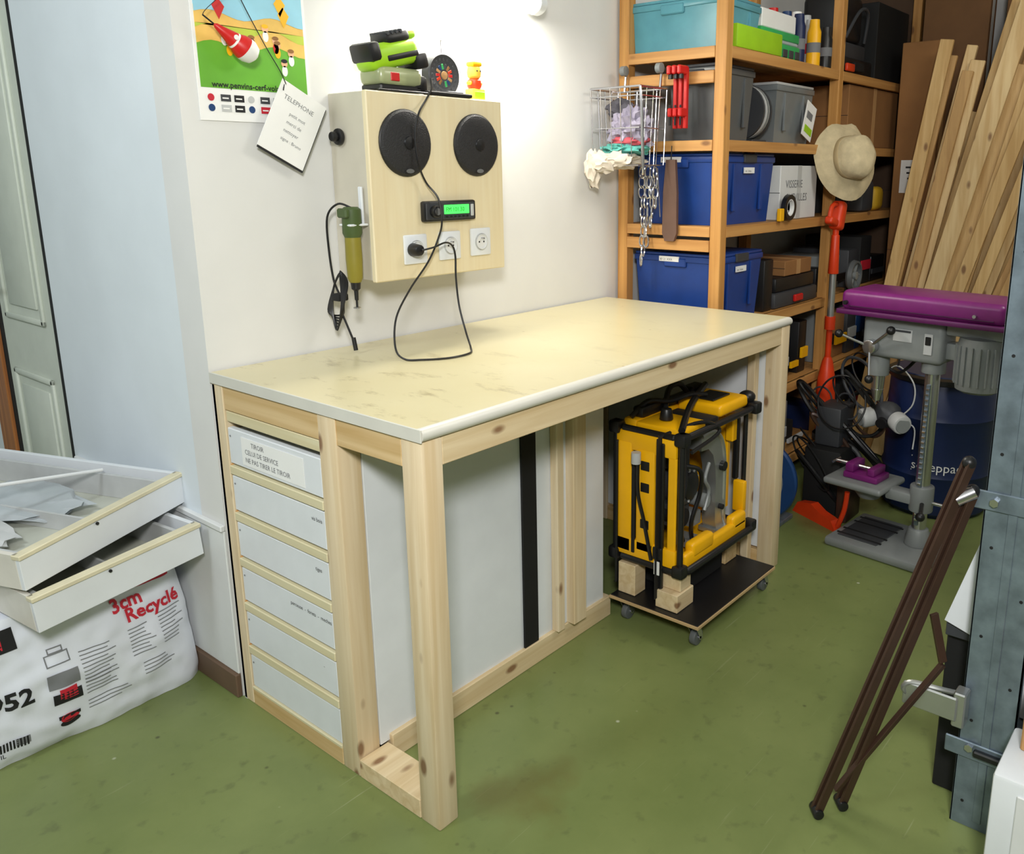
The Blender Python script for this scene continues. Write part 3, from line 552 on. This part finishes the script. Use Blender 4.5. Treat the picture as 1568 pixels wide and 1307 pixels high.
b.blob((1.605,-.15,1.56),(.062,.075,.075),cloth1,.5,10,4,1); b.blob((1.60,-.13,1.485),(.07,.085,.03),cloth2,.4,9,4,2); b.blob((1.605,-.15,1.515),(.062,.08,.025),plain('cloth_red',(190,80,90),.9),.3,9,3,5)
b.blob((1.60,-.11,1.45),(.068,.085,.03),cloth3,.5,9,4,3); b.blob((1.505,-.055,1.42),(.025,.035,.060),cloth3,.5,9,3,8); b.blob((1.50,-.10,1.44),(.025,.06,.035),cloth3,.5,9,3,6); b.blob((1.505,-.16,1.45),(.02,.06,.025),cloth3,.5,9,3,9); b.blob((1.61,-.10,1.635),(.04,.05,.035),plain('cloth_dark',(80,78,86),.9),.4,9,3,4); b.done()
b=B('red_clamps')
for k in range(3):
    y=-.285-.022*k
    b.box(1.688,1.704,y-.007,y+.007,1.56,1.77,red,.002); b.box(1.64,1.70,y-.008,y+.008,1.745,1.775,red,.004); b.box(1.65,1.70,y-.008,y+.008,1.60,1.63,red,.004); b.cyl((1.66,y,1.57),(1.66,y,1.64),.004,black,seg=8); b.cyl((1.66,y,1.73),(1.66,y,1.745),.009,black,seg=12)
b.done()
b=B('hanging_snap_hooks_and_chain'); rr=random.Random(5)
for s in range(4):
    y=-.15-.022*s; z=1.405
    for k in range(10-s*2):
        a=rr.uniform(0,180); M=T(1.69-.005*s,y+rr.uniform(-.006,.006),z)@RZ(a)
        P=[M@V((.011*math.cos(t*math.pi/4),0,.022*math.sin(t*math.pi/4))) for t in range(8)]
        b.tube(P,.0035,chrome,6,3,True); z-=.037
b.tube([(1.69,-.215,1.42),(1.69,-.22,1.36),(1.69,-.23,1.24)],.002,chrome); b.done()
b=B('leather_strap_paddle'); b.prism([(-.02,0),(.02,0),(.03,-.12),(.032,-.27),(.02,-.30),(-.02,-.30),(-.032,-.27),(-.03,-.12)],(1.70,-.265,1.45),(0,1,0),(0,0,1),(1,0,0),.014,plain('brown_leather',(104,78,66),.6)); b.tube([(1.705,-.265,1.445),(1.708,-.265,1.50)],.002,black); b.done()

b=B('sun_hat'); ax=V((-.45,-.86,.22)).normalized(); M=T(2.655,-.57,1.455)@ax.to_track_quat('Z','Y').to_matrix().to_4x4()
b.lathe([(.165,-.03),(.168,-.027),(.13,-.002),(.092,.01),(.090,.05),(.080,.085),(.05,.10),(.001,.103)],beige,M,40)
b.lathe([(.093,.010),(.0945,.014),(.0945,.032),(.092,.034)],plain('hat_band',(176,156,118),.9),M,40)
for v in b.bm.verts: v.co+=V((0,0,1))*.02*noise.noise(v.co*12)+V((1,0,0))*.018*noise.noise(v.co*11)
b.done(60)
b=B('string_trimmer')
tx,ty=2.66,-.53
b.cyl((tx,ty,.55),(tx,ty,1.16),.014,orange,seg=16); b.cyl((tx,ty,.74),(tx,ty,.99),.0155,alu,seg=16)
b.cyl((tx,ty,.955),(tx,ty,1.13),.024,orange,r2=.018,bev=.004); b.cyl((tx,ty,.70),(tx,ty,.76),.024,orange)
M=T(tx,ty,1.16)@RY(14)
b.box(-.03,.03,-.03,.03,-.01,.12,orange,.018,3,M=M); b.box(-.022,.03,-.022,.022,.10,.16,blackm,.014,3,M=M); b.box(-.10,-.01,-.02,.02,.0,.035,orange,.012,3,M=M); b.tube([M@V((-.03,0,.10)),M@V((-.08,0,.08)),M@V((-.09,0,.03))],.01,orange)
b.lathe([(.02,0),(.035,.04),(.045,.12),(.04,.22),(.025,.30),(.017,.32)],orange,T(tx,ty,.25),24); b.box(tx-.06,tx+.1,ty-.07,ty+.02,.22,.26,orange,.015,2); b.lathe([(.05,0),(.05,.03),(.03,.05),(.001,.05)],black,T(tx,ty,.175),20)
b.box(tx-.025,tx+.025,ty-.02,ty+.02,0.0,.176,blackm,.004)
b.done()

# ---------------------------------------------------------------- drill press
b=B('drill_press'); cx,cy=2.10,-1.15
b.M=T(-.035,-.02,0)@T(cx,cy,0)@RZ(-6)@T(-cx,-cy,0)
b.box(1.92,2.25,-1.25,-.86,0,.035,grey,.012,2); b.box(1.97,2.2,-1.05,-.89,.035,.040,dkgrey,.002)
for s in (1.99,2.04,2.13,2.18): b.box(s-.005,s+.005,-1.06,-.88,.0395,.0405,blackm,0)
b.cyl((cx,cy,.035),(cx,cy,.10),.05,grey,r2=.036,bev=.004); b.cyl((cx,cy,.05),(cx,cy,.80),.026,chrome,seg=28)
b.box(cx-.034,cx-.022,cy-.007,cy+.007,.12,.66,steel,.001)
for k in range(26): b.box(cx-.040,cx-.030,cy-.006,cy+.006,.14+.02*k,.148+.02*k,chrome,.001)
b.cyl((cx,cy,.17),(cx,cy,.27),.043,grey,bev=.005); b.box(cx-.03,cx+.03,-1.13,-1.02,.19,.235,grey,.01,2)
b.box(cx-.11,cx+.11,-1.04,-.80,.218,.245,grey,.02,3); b.cyl((cx,-.945,.17),(cx,-.945,.225),.04,grey,r2=.08)
b.cyl((cx-.04,cy-.02,.21),(cx-.12,cy-.05,.20),.008,black,seg=10); b.blob((cx-.13,cy-.053,.198),(.017,.017,.017),black,0); b.cyl((cx,cy-.04,.21),(cx,cy-.10,.21),.007,chrome,seg=10)
b.box(cx-.06,cx+.05,-1.0,-.86,.2455,.270,purple,.006,2); b.box(cx-.055,cx+.045,-.90,-.865,.27,.305,purple,.006,2); b.box(cx-.055,cx+.045,-.985,-.955,.27,.30,purple,.006,2); b.cyl((cx,-.86,.285),(cx,-.80,.285),.007,chrome,seg=10); b.cyl((cx-.03,-.80,.285),(cx+.03,-.80,.285),.005,chrome,seg=10)
b.cyl((cx-.01,-.955,.287),(cx-.01,-.90,.287),.008,chrome,seg=10)
b.box(cx-.065,cx+.065,-1.20,-.90,.74,.895,grey,.02,3); b.cyl((cx,-.945,.66),(cx,-.945,.76),.038,grey,bev=.004); b.cyl((cx,-.945,.60),(cx,-.945,.665),.022,chrome,r2=.026); b.cyl((cx,-.945,.56),(cx,-.945,.605),.012,chrome,r2=.024)
b.cyl((cx,cy,.70),(cx,cy,.76),.042,grey,bev=.004)
b.box(cx-.068,cx-.064,-1.09,-1.02,.81,.855,lgrey,.001); b.box(cx-.070,cx-.067,-1.085,-1.025,.845,.852,dkgrey,0); b.box(cx-.070,cx-.067,-1.165,-1.135,.775,.85,lgrey,.003); b.box(cx-.074,cx-.069,-1.16,-1.14,.81,.84,black,.002)
b.cyl((cx-.065,-.945,.78),(cx-.10,-.945,.78),.026,chrome,bev=.004)
for a in (20,140,260):
    dd=V((-.25,math.cos(math.radians(a)),math.sin(math.radians(a)))).normalized(); p=V((cx-.09,-.945,.78)); b.cyl(p,p+dd*.11,.0055,chrome,seg=10); b.blob(tuple(p+dd*.12),(.016,.016,.016),black,0)
b.lathe([(.055,0),(.072,.01),(.075,.03),(.075,.17),(.07,.19),(.04,.195)],grey,T(cx-.01,-1.31,.66),32)
for k in range(20): b.box(.072,.082,-.0025,.0025,.03,.165,grey,.001,M=T(cx-.01,-1.31,.66)@RZ(18*k))
b.box(cx-.03,cx+.03,-1.26,-1.18,.76,.82,grey,.008,2); b.box(cx-.05,cx+.05,-1.40,-1.20,.85,.895,grey,.008,2)
b.box(cx-.135,cx+.135,-1.425,-.825,.897,.915,plain('purple_dark',(88,24,82),.4),.004,2)
b.box(cx-.125,cx+.125,-1.415,-.835,.912,.985,purple,.022,4); b.box(cx-.127,cx-.120,-1.38,-.87,.925,.93,plain('purple_line',(70,18,66),.4),.001)
b.cyl((cx-.127,-.86,.94),(cx-.140,-.86,.94),.008,black,seg=12); b.cyl((cx-.127,-1.32,.94),(cx-.138,-1.32,.94),.006,chrome,seg=12)
b.M=Matrix()
b.tube([(cx+.02,-1.1,.74),(cx+.1,-1.0,.65),(cx+.12,-.9,.72),(cx+.1,-.95,.80)],.006,blackm)
b.done()

b=B('plastic_barrel'); M=T(2.62,-1.06,0)
b.lathe([(.20,0),(.215,.02),(.215,.16),(.222,.18),(.215,.20),(.215,.40),(.222,.42),(.215,.44),(.21,.56),(.19,.60),(.001,.60)],dblue,M,48); b.lathe([(.205,.565),(.222,.57),(.222,.59),(.205,.595)],black,M,48)
b.fn=lambda p: (2.62-.2165*math.cos((p.y+1.06)/.2165), -1.06+.2165*math.sin((p.y+1.06)/.2165), p.z)
b.text('scheppach',.055,(0,-1.02,.21),paper,(0,-1,0))
for z in (.205,.265): b.prism([(0,0),(.24,0),(.24,.005),(0,.005)],(0,-1.02,z-.004),(0,-1,0),(0,0,1),(1,0,0),.0003,paper)
b.fn=None; b.done()
b=B('respirator_mask'); c=V((2.33,-.93,.44))
b.blob(tuple(c),(.05,.06,.055),dkgrey,.1,4,3,1)
for s in (-1,1):
    b.cyl(c+V((-.02,s*.045,-.01)),c+V((-.055,s*.085,-.02)),.040,lgrey,seg=28,bev=.008); b.cyl(c+V((-.053,s*.082,-.02)),c+V((-.058,s*.088,-.02)),.03,grey,seg=24)
b.cyl(c+V((-.04,0,-.02)),c+V((-.065,0,-.025)),.022,black,seg=20)
b.tube([c+V((0,-.055,0)),c+V((.0,-.1,.06)),c+V((.02,-.09,.14)),c+V((.03,-.02,.2)),c+V((.03,.03,.15)),c+V((.0,.055,.02))],.003,lgrey); b.tube([c+V((0,-.06,-.02)),c+V((.01,-.11,-.04)),c+V((-.02,-.12,-.12))],.003,lgrey)
b.tube([c+V((.03,-.02,.2)),c+V((.05,-.02,.24)),c+V((.10,-.02,.26))],.004,black); b.done()
b=B('tangled_cables'); rr=random.Random(9)
for k in range(26):
    c=V((rr.uniform(2.2,2.40),rr.uniform(-.84,-.62),rr.uniform(.1,.66))); r=rr.uniform(.05,.11); ph=rr.uniform(0,6)
    b.tube([c+V((.4*r*math.sin(a*.785+ph),r*math.cos(a*.785),r*math.sin(a*.785+.4*ph))) for a in range(8)],rr.choice([.004,.007,.01]),rr.choice([black,blackm,black,dkgrey,black,brown]),7,5,True)
b.box(2.20,2.42,-.80,-.64,0,.28,blackm,.01,2); b.box(2.25,2.4,-.77,-.66,.281,.45,dkgrey,.01,2); b.box(2.15,2.3,-.86,-.81,0,.16,brown,.01,2); b.done()
b=B('circular_saw_tool'); M=T(1.93,-.56,.20)@RY(90)
b.lathe([(.001,-.01),(.17,-.01),(.175,.0),(.17,.02),(.001,.025)],bluet,M,40); b.lathe([(.001,-.012),(.12,-.011),(.12,-.010)],grey,M,40); b.cyl((1.93,-.56,.20),(2.05,-.56,.20),.05,black); b.box(1.88,2.08,-.66,-.49,0,.02,steel,.003); b.box(1.95,2.02,-.62,-.50,.30,.36,black,.012,2); b.done()
b=B('orange_jack_stand'); b.M=T(2.10,-.74,0)@RZ(65)
b.prism([(-.13,0),(.13,0),(.10,.05),(.02,.07),(-.03,.05),(-.10,.04)],(0,.0,0),(1,0,0),(0,0,1),(0,-1,0),.04,orange); b.tube([(-.12,-.02,.02),(-.15,-.02,.10),(-.16,-.02,.18)],.010,orange); b.done()

# ---------------------------------------------------------------- far right: cartons, lumber
carton('tall_cardboard_box',3.40,3.52,-.71,-.51,0,2.02,card,True,0,None,1.46)
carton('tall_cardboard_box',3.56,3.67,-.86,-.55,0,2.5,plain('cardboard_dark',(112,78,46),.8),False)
carton('tall_cardboard_box',3.83,3.93,-.72,-.10,0,2.6,plain('cardboard_shadow',(84,62,44),.8),False)  # added dark carton, covers the bright wall so this area reads dark
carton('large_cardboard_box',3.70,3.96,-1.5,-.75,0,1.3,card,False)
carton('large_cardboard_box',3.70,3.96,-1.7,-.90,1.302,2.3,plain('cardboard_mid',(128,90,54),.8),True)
b=B('lumber_stack'); rr=random.Random(21)
def plank(p,q,w,t,m): b.bar(p,q,w,t,m,up=(1,0,0.15),bev=.002)
N=38
for k in range(N):
    f=k/(N-1)
    y0=-.50-.62*f+rr.uniform(-.025,.02); y1=-.77-1.05*f+rr.uniform(-.08,.05); L=rr.uniform(1.65,2.2)
    xb=3.10+.13*(k%5)/4-.10*f; xt=3.27+.13*(k%5)/4-.10*f
    plank(V((xb,y0,.014)),V((xt,y1,L)),rr.uniform(.045,.08),rr.uniform(.016,.024),[plankA,plankB,plankC,plankA][k%4])
for k in range(7):
    y=-.95-.06*k; plank((3.50+.012*k,y,.012),(3.60+.012*k,y-.10-.05*k,2.1+rr.uniform(-.1,.25)),.09,.022,[plankB,plankA][k%2])
b.done()

# ---------------------------------------------------------------- right foreground
b=B('galvanised_steel_rack')
def angle(x,y,z0,z1,w=.11,d=.045,sx=1,sy=-1):
    b.box(x,x+.004*sx,min(y,y+w*sy),max(y,y+w*sy),z0,z1,steel,.001); b.box(min(x,x+d*sx),max(x,x+d*sx),y-.004,y,z0,z1,steel,.001)
    b.box(x,x+.012,y+w*sy-.0,y+w*sy+.006,z0,z1,steel,.001); b.box(x-.003,x,y+w*sy*.42,y+w*sy*.58,z0+.02,z1,steel,.001)
    zz=z0+.06
    while zz<z1-.02:
        b.cyl((x-.0006,y+sy*.022,zz),(x+.0005,y+sy*.022,zz),.0035,blackm,seg=10); b.cyl((x-.0006,y+sy*.088,zz+.1),(x+.0005,y+sy*.088,zz+.1),.0035,blackm,seg=10); zz+=.2
angle(.73,-1.665,0,1.9); angle(1.25,-1.665,0,1.9); angle(.73,-2.45,0,1.9); angle(1.25,-2.45,0,1.9)
b.box(.735,1.30,-2.55,-1.67,.70,.725,steel,.002); b.box(.735,1.30,-2.55,-1.67,.25,.27,steel,.002); b.box(.735,1.30,-2.55,-1.67,1.3,1.32,steel,.002)
for z in (.76,.19): b.box(.724,.73,-1.79,-1.64,z-.02,z+.02,steel,.002)
b.box(.712,.728,-1.80,-1.70,.185,.2,black,.003)
for y,z in ((-1.685,.76),(-1.75,.76),(-1.69,.20)): b.cyl((.715,y,z),(.726,y,z),.009,chrome,seg=6)
b.done()
b=B('white_shelf_boards'); b.prism([(-1.598,.44),(-1.662,.67),(-1.662,.42)],(.79,0,0),(0,1,0),(0,0,1),(1,0,0),.018,white); b.box(.80,1.2,-1.66,-1.60,.40,.439,dkgrey,.002); b.box(.82,1.1,-1.66,-1.60,0,.399,blackm,.003); b.done()
b=B('boxed_goods'); b.box(.78,1.22,-2.1,-1.72,.272,.50,white,.004); b.box(.78,1.2,-2.1,-1.75,.727,.86,card,.004); b.box(.76,1.0,-1.9,-1.72,.502,.60,teal,.004); b.box(.735,.74,-1.84,-1.79,.28,.36,card2,.001); b.done()
b=B('folding_tripod_stand')
A1=V((.557,-1.427,.012)); Tp=V((.70,-1.635,.84)); A2=V((.615,-1.46,.012)); Tp2=V((.708,-1.645,.78))
for p,q in ((A1,Tp),(A2,Tp2)):
    d=(q-p).normalized(); sd=d.cross(V((1,-.8,0))).normalized()
    for s in (-1,1): b.bar(p+sd*.0075*s,q+sd*.0075*s,.007,.020,brown,(1,-.8,0))
    b.bar(p-V((.006,.004,0)),q-V((.006,.004,0)),.004,.010,brownd,(1,-.8,0)); b.cyl(p+V((-.012,-.012,0)),p+V((.014,.012,0)),.012,black,seg=16,bev=.002); b.blob(tuple(q),(.014,.014,.014),black,0)
b.bar((.60,-1.452,.05),(.70,-1.625,.385),.012,.012,brown,(1,-.8,0)); b.bar((.69,-1.60,.50),(.70,-1.625,.39),.008,.018,brown,(1,-.8,0))
b.cyl((.69,-1.62,.76),(.705,-1.65,.78),.014,chrome,seg=12)
b.done()
b=B('aluminium_clamp_bracket')
b.tube([(.728,-1.668,.315),(.70,-1.62,.325),(.69,-1.57,.325),(.685,-1.553,.31),(.69,-1.56,.295)],.006,alu,8,4)
b.box(.684,.692,-1.665,-1.552,.27,.325,alu,.003); b.box(.69,.729,-1.68,-1.655,.255,.335,alu,.003); b.cyl((.675,-1.58,.30),(.70,-1.58,.30),.006,steel,seg=10); b.done()
b=B('white_appliance_box'); b.box(.52,.70,-2.1,-1.775,0,.305,white,.008,2); b.box(.515,.52,-2.05,-1.82,.02,.28,whiteg,.002); b.box(.62,.70,-1.98,-1.80,.306,.42,card2,.003); b.done()
b=B('teal_crate'); b.box(.735,1.1,-2.0,-1.80,.0,.12,teal,.006,2); b.box(.733,.74,-1.99,-1.81,.09,.10,green,.001); b.done()
# ---------------------------------------------------------------- left: bag and loose drawers
def bagfront(x,z):
    u=(x+.38)/.36; w=(z-.19)/.19
    return .185-.03*(1-u*u)*(1-.6*w*w)+.006*math.sin(9*x+4*z)+.012*noise.noise(V((x*9,z*9,0)))+.006*noise.noise(V((x*25,z*25,3)))+.02*max(0,w)
b=B('printed_plastic_sack')
bx0,bx1=-.76,-.018; nx,nz=80,42; BH=.376
bagm=plain('sack_white',(224,228,238),.35,var=.05,scale=6,bump=.25)
vs=[];fs=[]
for j in range(nz+1):
    for i in range(nx+1):
        z=BH*j/nz; x=bx0+(bx1-bx0)*i/nx
        vs.append((x-(.03*(z/BH)**2)*(i/nx),bagfront(x,z)+.025*(abs(2*i/nx-1)**14)+.009*(1-min(1,z/.03)),max(z,.001)))
for j in range(nz):
    for i in range(nx): a=j*(nx+1)+i; fs.append((a,a+1,a+nx+2,a+nx+1))
nb=len(vs)
for j in range(nz+1):
    for i in range(nx+1):
        z=BH*j/nz; x=bx0+(bx1-bx0)*i/nx; vs.append((x-(.03*(z/BH)**2)*(i/nx),.95-.05*(abs(2*i/nx-1)**6),max(z,.001)))
for j in range(nz):
    for i in range(nx): a=nb+j*(nx+1)+i; fs.append((a+1,a,a+nx+1,a+nx+2))
for i in range(nx): fs.append((nz*(nx+1)+i,nz*(nx+1)+i+1,nb+nz*(nx+1)+i+1,nb+nz*(nx+1)+i)); fs.append((i+1,i,nb+i,nb+i+1))
for j in range(nz):
    a=j*(nx+1); fs.append((a,a+nx+1,nb+a+nx+1,nb+a)); a+=nx; fs.append((a+nx+1,a,nb+a,nb+a+nx+1))
b.add(vs,fs,bagm)
def bagmap(p):
    return (p.x-(.03*(p.z/BH)**2)*((p.x-bx0)/(bx1-bx0)), bagfront(p.x,p.z)+.025*(abs(2*(p.x-bx0)/(bx1-bx0)-1)**14)-.003, p.z)
b.fn=bagmap
def quad(x0,x1,z0,z1,m,n=10):
    vs=[];fs=[]
    for i in range(n+1):
        for j in range(5): vs.append((x0+(x1-x0)*i/n,0,z0+(z1-z0)*j/4))
    for i in range(n):
        for j in range(4): a=i*5+j; fs.append((a,a+5,a+6,a+1))
    b.add(vs,fs,m)
quad(-.74,-.445,.300,.355,blackm,24); quad(-.56,-.475,.308,.345,inkr,8)
quad(-.34,-.05,.335,.372,inkr,24)
b.text('3cm',.05,(-.225,0,.295),inkr,bold=.0015); b.text('Recyclé',.05,(-.195,0,.257),inkr,bold=.0015)
b.text('952',.062,(-.53,0,.155),ink,bold=.002); b.text('95',.032,(-.55,0,.095),ink,bold=.001)
for k in range(12): quad(-.545+.007*k,-.541+.007*k,.05,.075,ink,1)
b.text('LAVIL',.016,(-.553,0,.035),ink); quad(-.49,-.46,.055,.075,inkg,2)
def frame(x0,x1,z0,z1,m):
    quad(x0,x1,z1-.003,z1,m,4); quad(x0,x1,z0,z0+.003,m,4); quad(x0,x0+.003,z0,z1,m,1); quad(x1-.003,x1,z0,z1,m,1)
frame(-.40,-.345,.225,.255,inkg); frame(-.39,-.355,.255,.27,inkg)
quad(-.405,-.335,.165,.205,inkg,6); quad(-.40,-.335,.12,.15,ink,6); quad(-.385,-.345,.13,.16,inkr,4); quad(-.395,-.345,.075,.085,ink,5)
b.disc((-.37,0,.075),.022,inkr,th=0,ry=.012); b.disc((-.37,-.0,.062),.024,ink,th=0,ry=.01)
for (xx,w,zt_,nn) in ((-.325,.10,.235,9),(-.20,.07,.235,8),(-.115,.075,.245,9),(-.325,.09,.16,5),(-.325,.13,.095,3),(-.18,.1,.13,4)):
    for k in range(nn): quad(xx,xx+w*random.uniform(.6,1),zt_-k*.0105,zt_-k*.0105+.0024,inkg,6)
b.fn=None
b.done()
rim=plain('tray_rim',(216,208,178),.5); tside=plain('tray_side',(218,214,204),.5); tbot=plain('tray_bottom',(190,192,180),.4)
def tray(name,org,ang,W,D,Hh,tilt):
    b=B(name); b.M=T(*org)@RZ(ang)@RY(tilt); t=.012
    b.box(0,W,0,t,0,Hh-.012,white,.001); b.box(-.002,W+.003,-.005,.022,Hh-.012,Hh,rim,.002)
    b.box(0,t,t,D,0,Hh,tside,.001); b.box(W-t,W,t,D,0,Hh,white,.001); b.box(0,W,D-t,D,0,Hh,white,.001); b.box(t,W-t,t,D-t,.0,.006,tbot,0)
    b.box(W*.5,W*.5+.006,t,D-t,.006,Hh*.6,lgrey,.001); b.box(.02,.03,t,D-t,.006,Hh*.9,lgrey,.001); b.box(W-.045,W-.035,t,D-t,.006,Hh*.85,lgrey,.001)
    b.cyl((W*.42,-.006,Hh*.8),(W*.42,-.003,Hh*.8),.004,black,seg=10)
    return b
b=tray('loose_drawer',(-.442,.033,.384),6.4,.42,.80,.090,-3.8); b.done()
b=tray('loose_drawer',(-.449,.052,.486),20,.485,.84,.088,-3.6)
b.M=b.M@T(.12,.35,.035); b.blob((0,0,0),(.07,.16,.025),lgrey,.4,7,3,2); b.blob((.18,.05,0),(.10,.2,.02),clear,.5,7,3,5); b.done()
b=B('white_rod'); b.cyl((-.75,.36,.69),(-.12,.42,.60),.005,whiteg,seg=10); b.done()

# ---------------------------------------------------------------- lights
def area(name,loc,target,size,energy,color,sy=None):
    l=bpy.data.lights.new(name,'AREA'); l.energy=energy; l.color=color; l.size=size
    if sy: l.shape='RECTANGLE'; l.size_y=sy
    o=bpy.data.objects.new(name,l); COL.objects.link(o); o.location=loc; o.rotation_euler=(V(target)-V(loc)).to_track_quat('-Z','Y').to_euler(); return o
area('lamp_main',(-1.35,-2.35,2.1),(.5,-.5,.5),.35,58,(1,.99,.97))
area('ceiling_lamp_rear',(1.7,-1.9,2.6),(1.4,-.9,0),.9,23,(1,.96,.88))
area('left_wall_fill',(-1.6,-.2,2.6),(-.5,.9,.6),.5,25,(.88,.95,1))  # added cool fill light to brighten the left wall, no fixture there
area('tube_light',(.90,-.12,1.93),(.90,-.22,1.0),.58,9,(1,.95,.86),.05)
w=bpy.data.worlds.new('w'); bpy.context.scene.world=w; w.use_nodes=True; w.node_tree.nodes['Background'].inputs['Color'].default_value=(.9,.95,1,1); w.node_tree.nodes['Background'].inputs['Strength'].default_value=.3

# ---------------------------------------------------------------- camera
yaw,pitch,roll=.9014,.2313,-.0021
hd=V((math.sin(yaw),math.cos(yaw),0)); r=V((math.cos(yaw),-math.sin(yaw),0)); up=V((0,0,1))
f=hd*math.cos(pitch)-up*math.sin(pitch); u=hd*math.sin(pitch)+up*math.cos(pitch)
r2=r*math.cos(roll)+u*math.sin(roll); u2=u*math.cos(roll)-r*math.sin(roll)
cd=bpy.data.cameras.new('camera'); co=bpy.data.objects.new('camera',cd); COL.objects.link(co)
co.matrix_world=Matrix(((r2.x,u2.x,-f.x,-1.0296),(r2.y,u2.y,-f.y,-2.0308),(r2.z,u2.z,-f.z,1.4083),(0,0,0,1)))
cd.sensor_fit='HORIZONTAL'; cd.sensor_width=36; cd.lens=36*1293.2/1568; cd.shift_x=(784-900)/1568; cd.shift_y=(567-653.5)/1568; cd.clip_start=.01
bpy.context.scene.camera=co
bpy.context.scene.view_settings.view_transform='Standard'
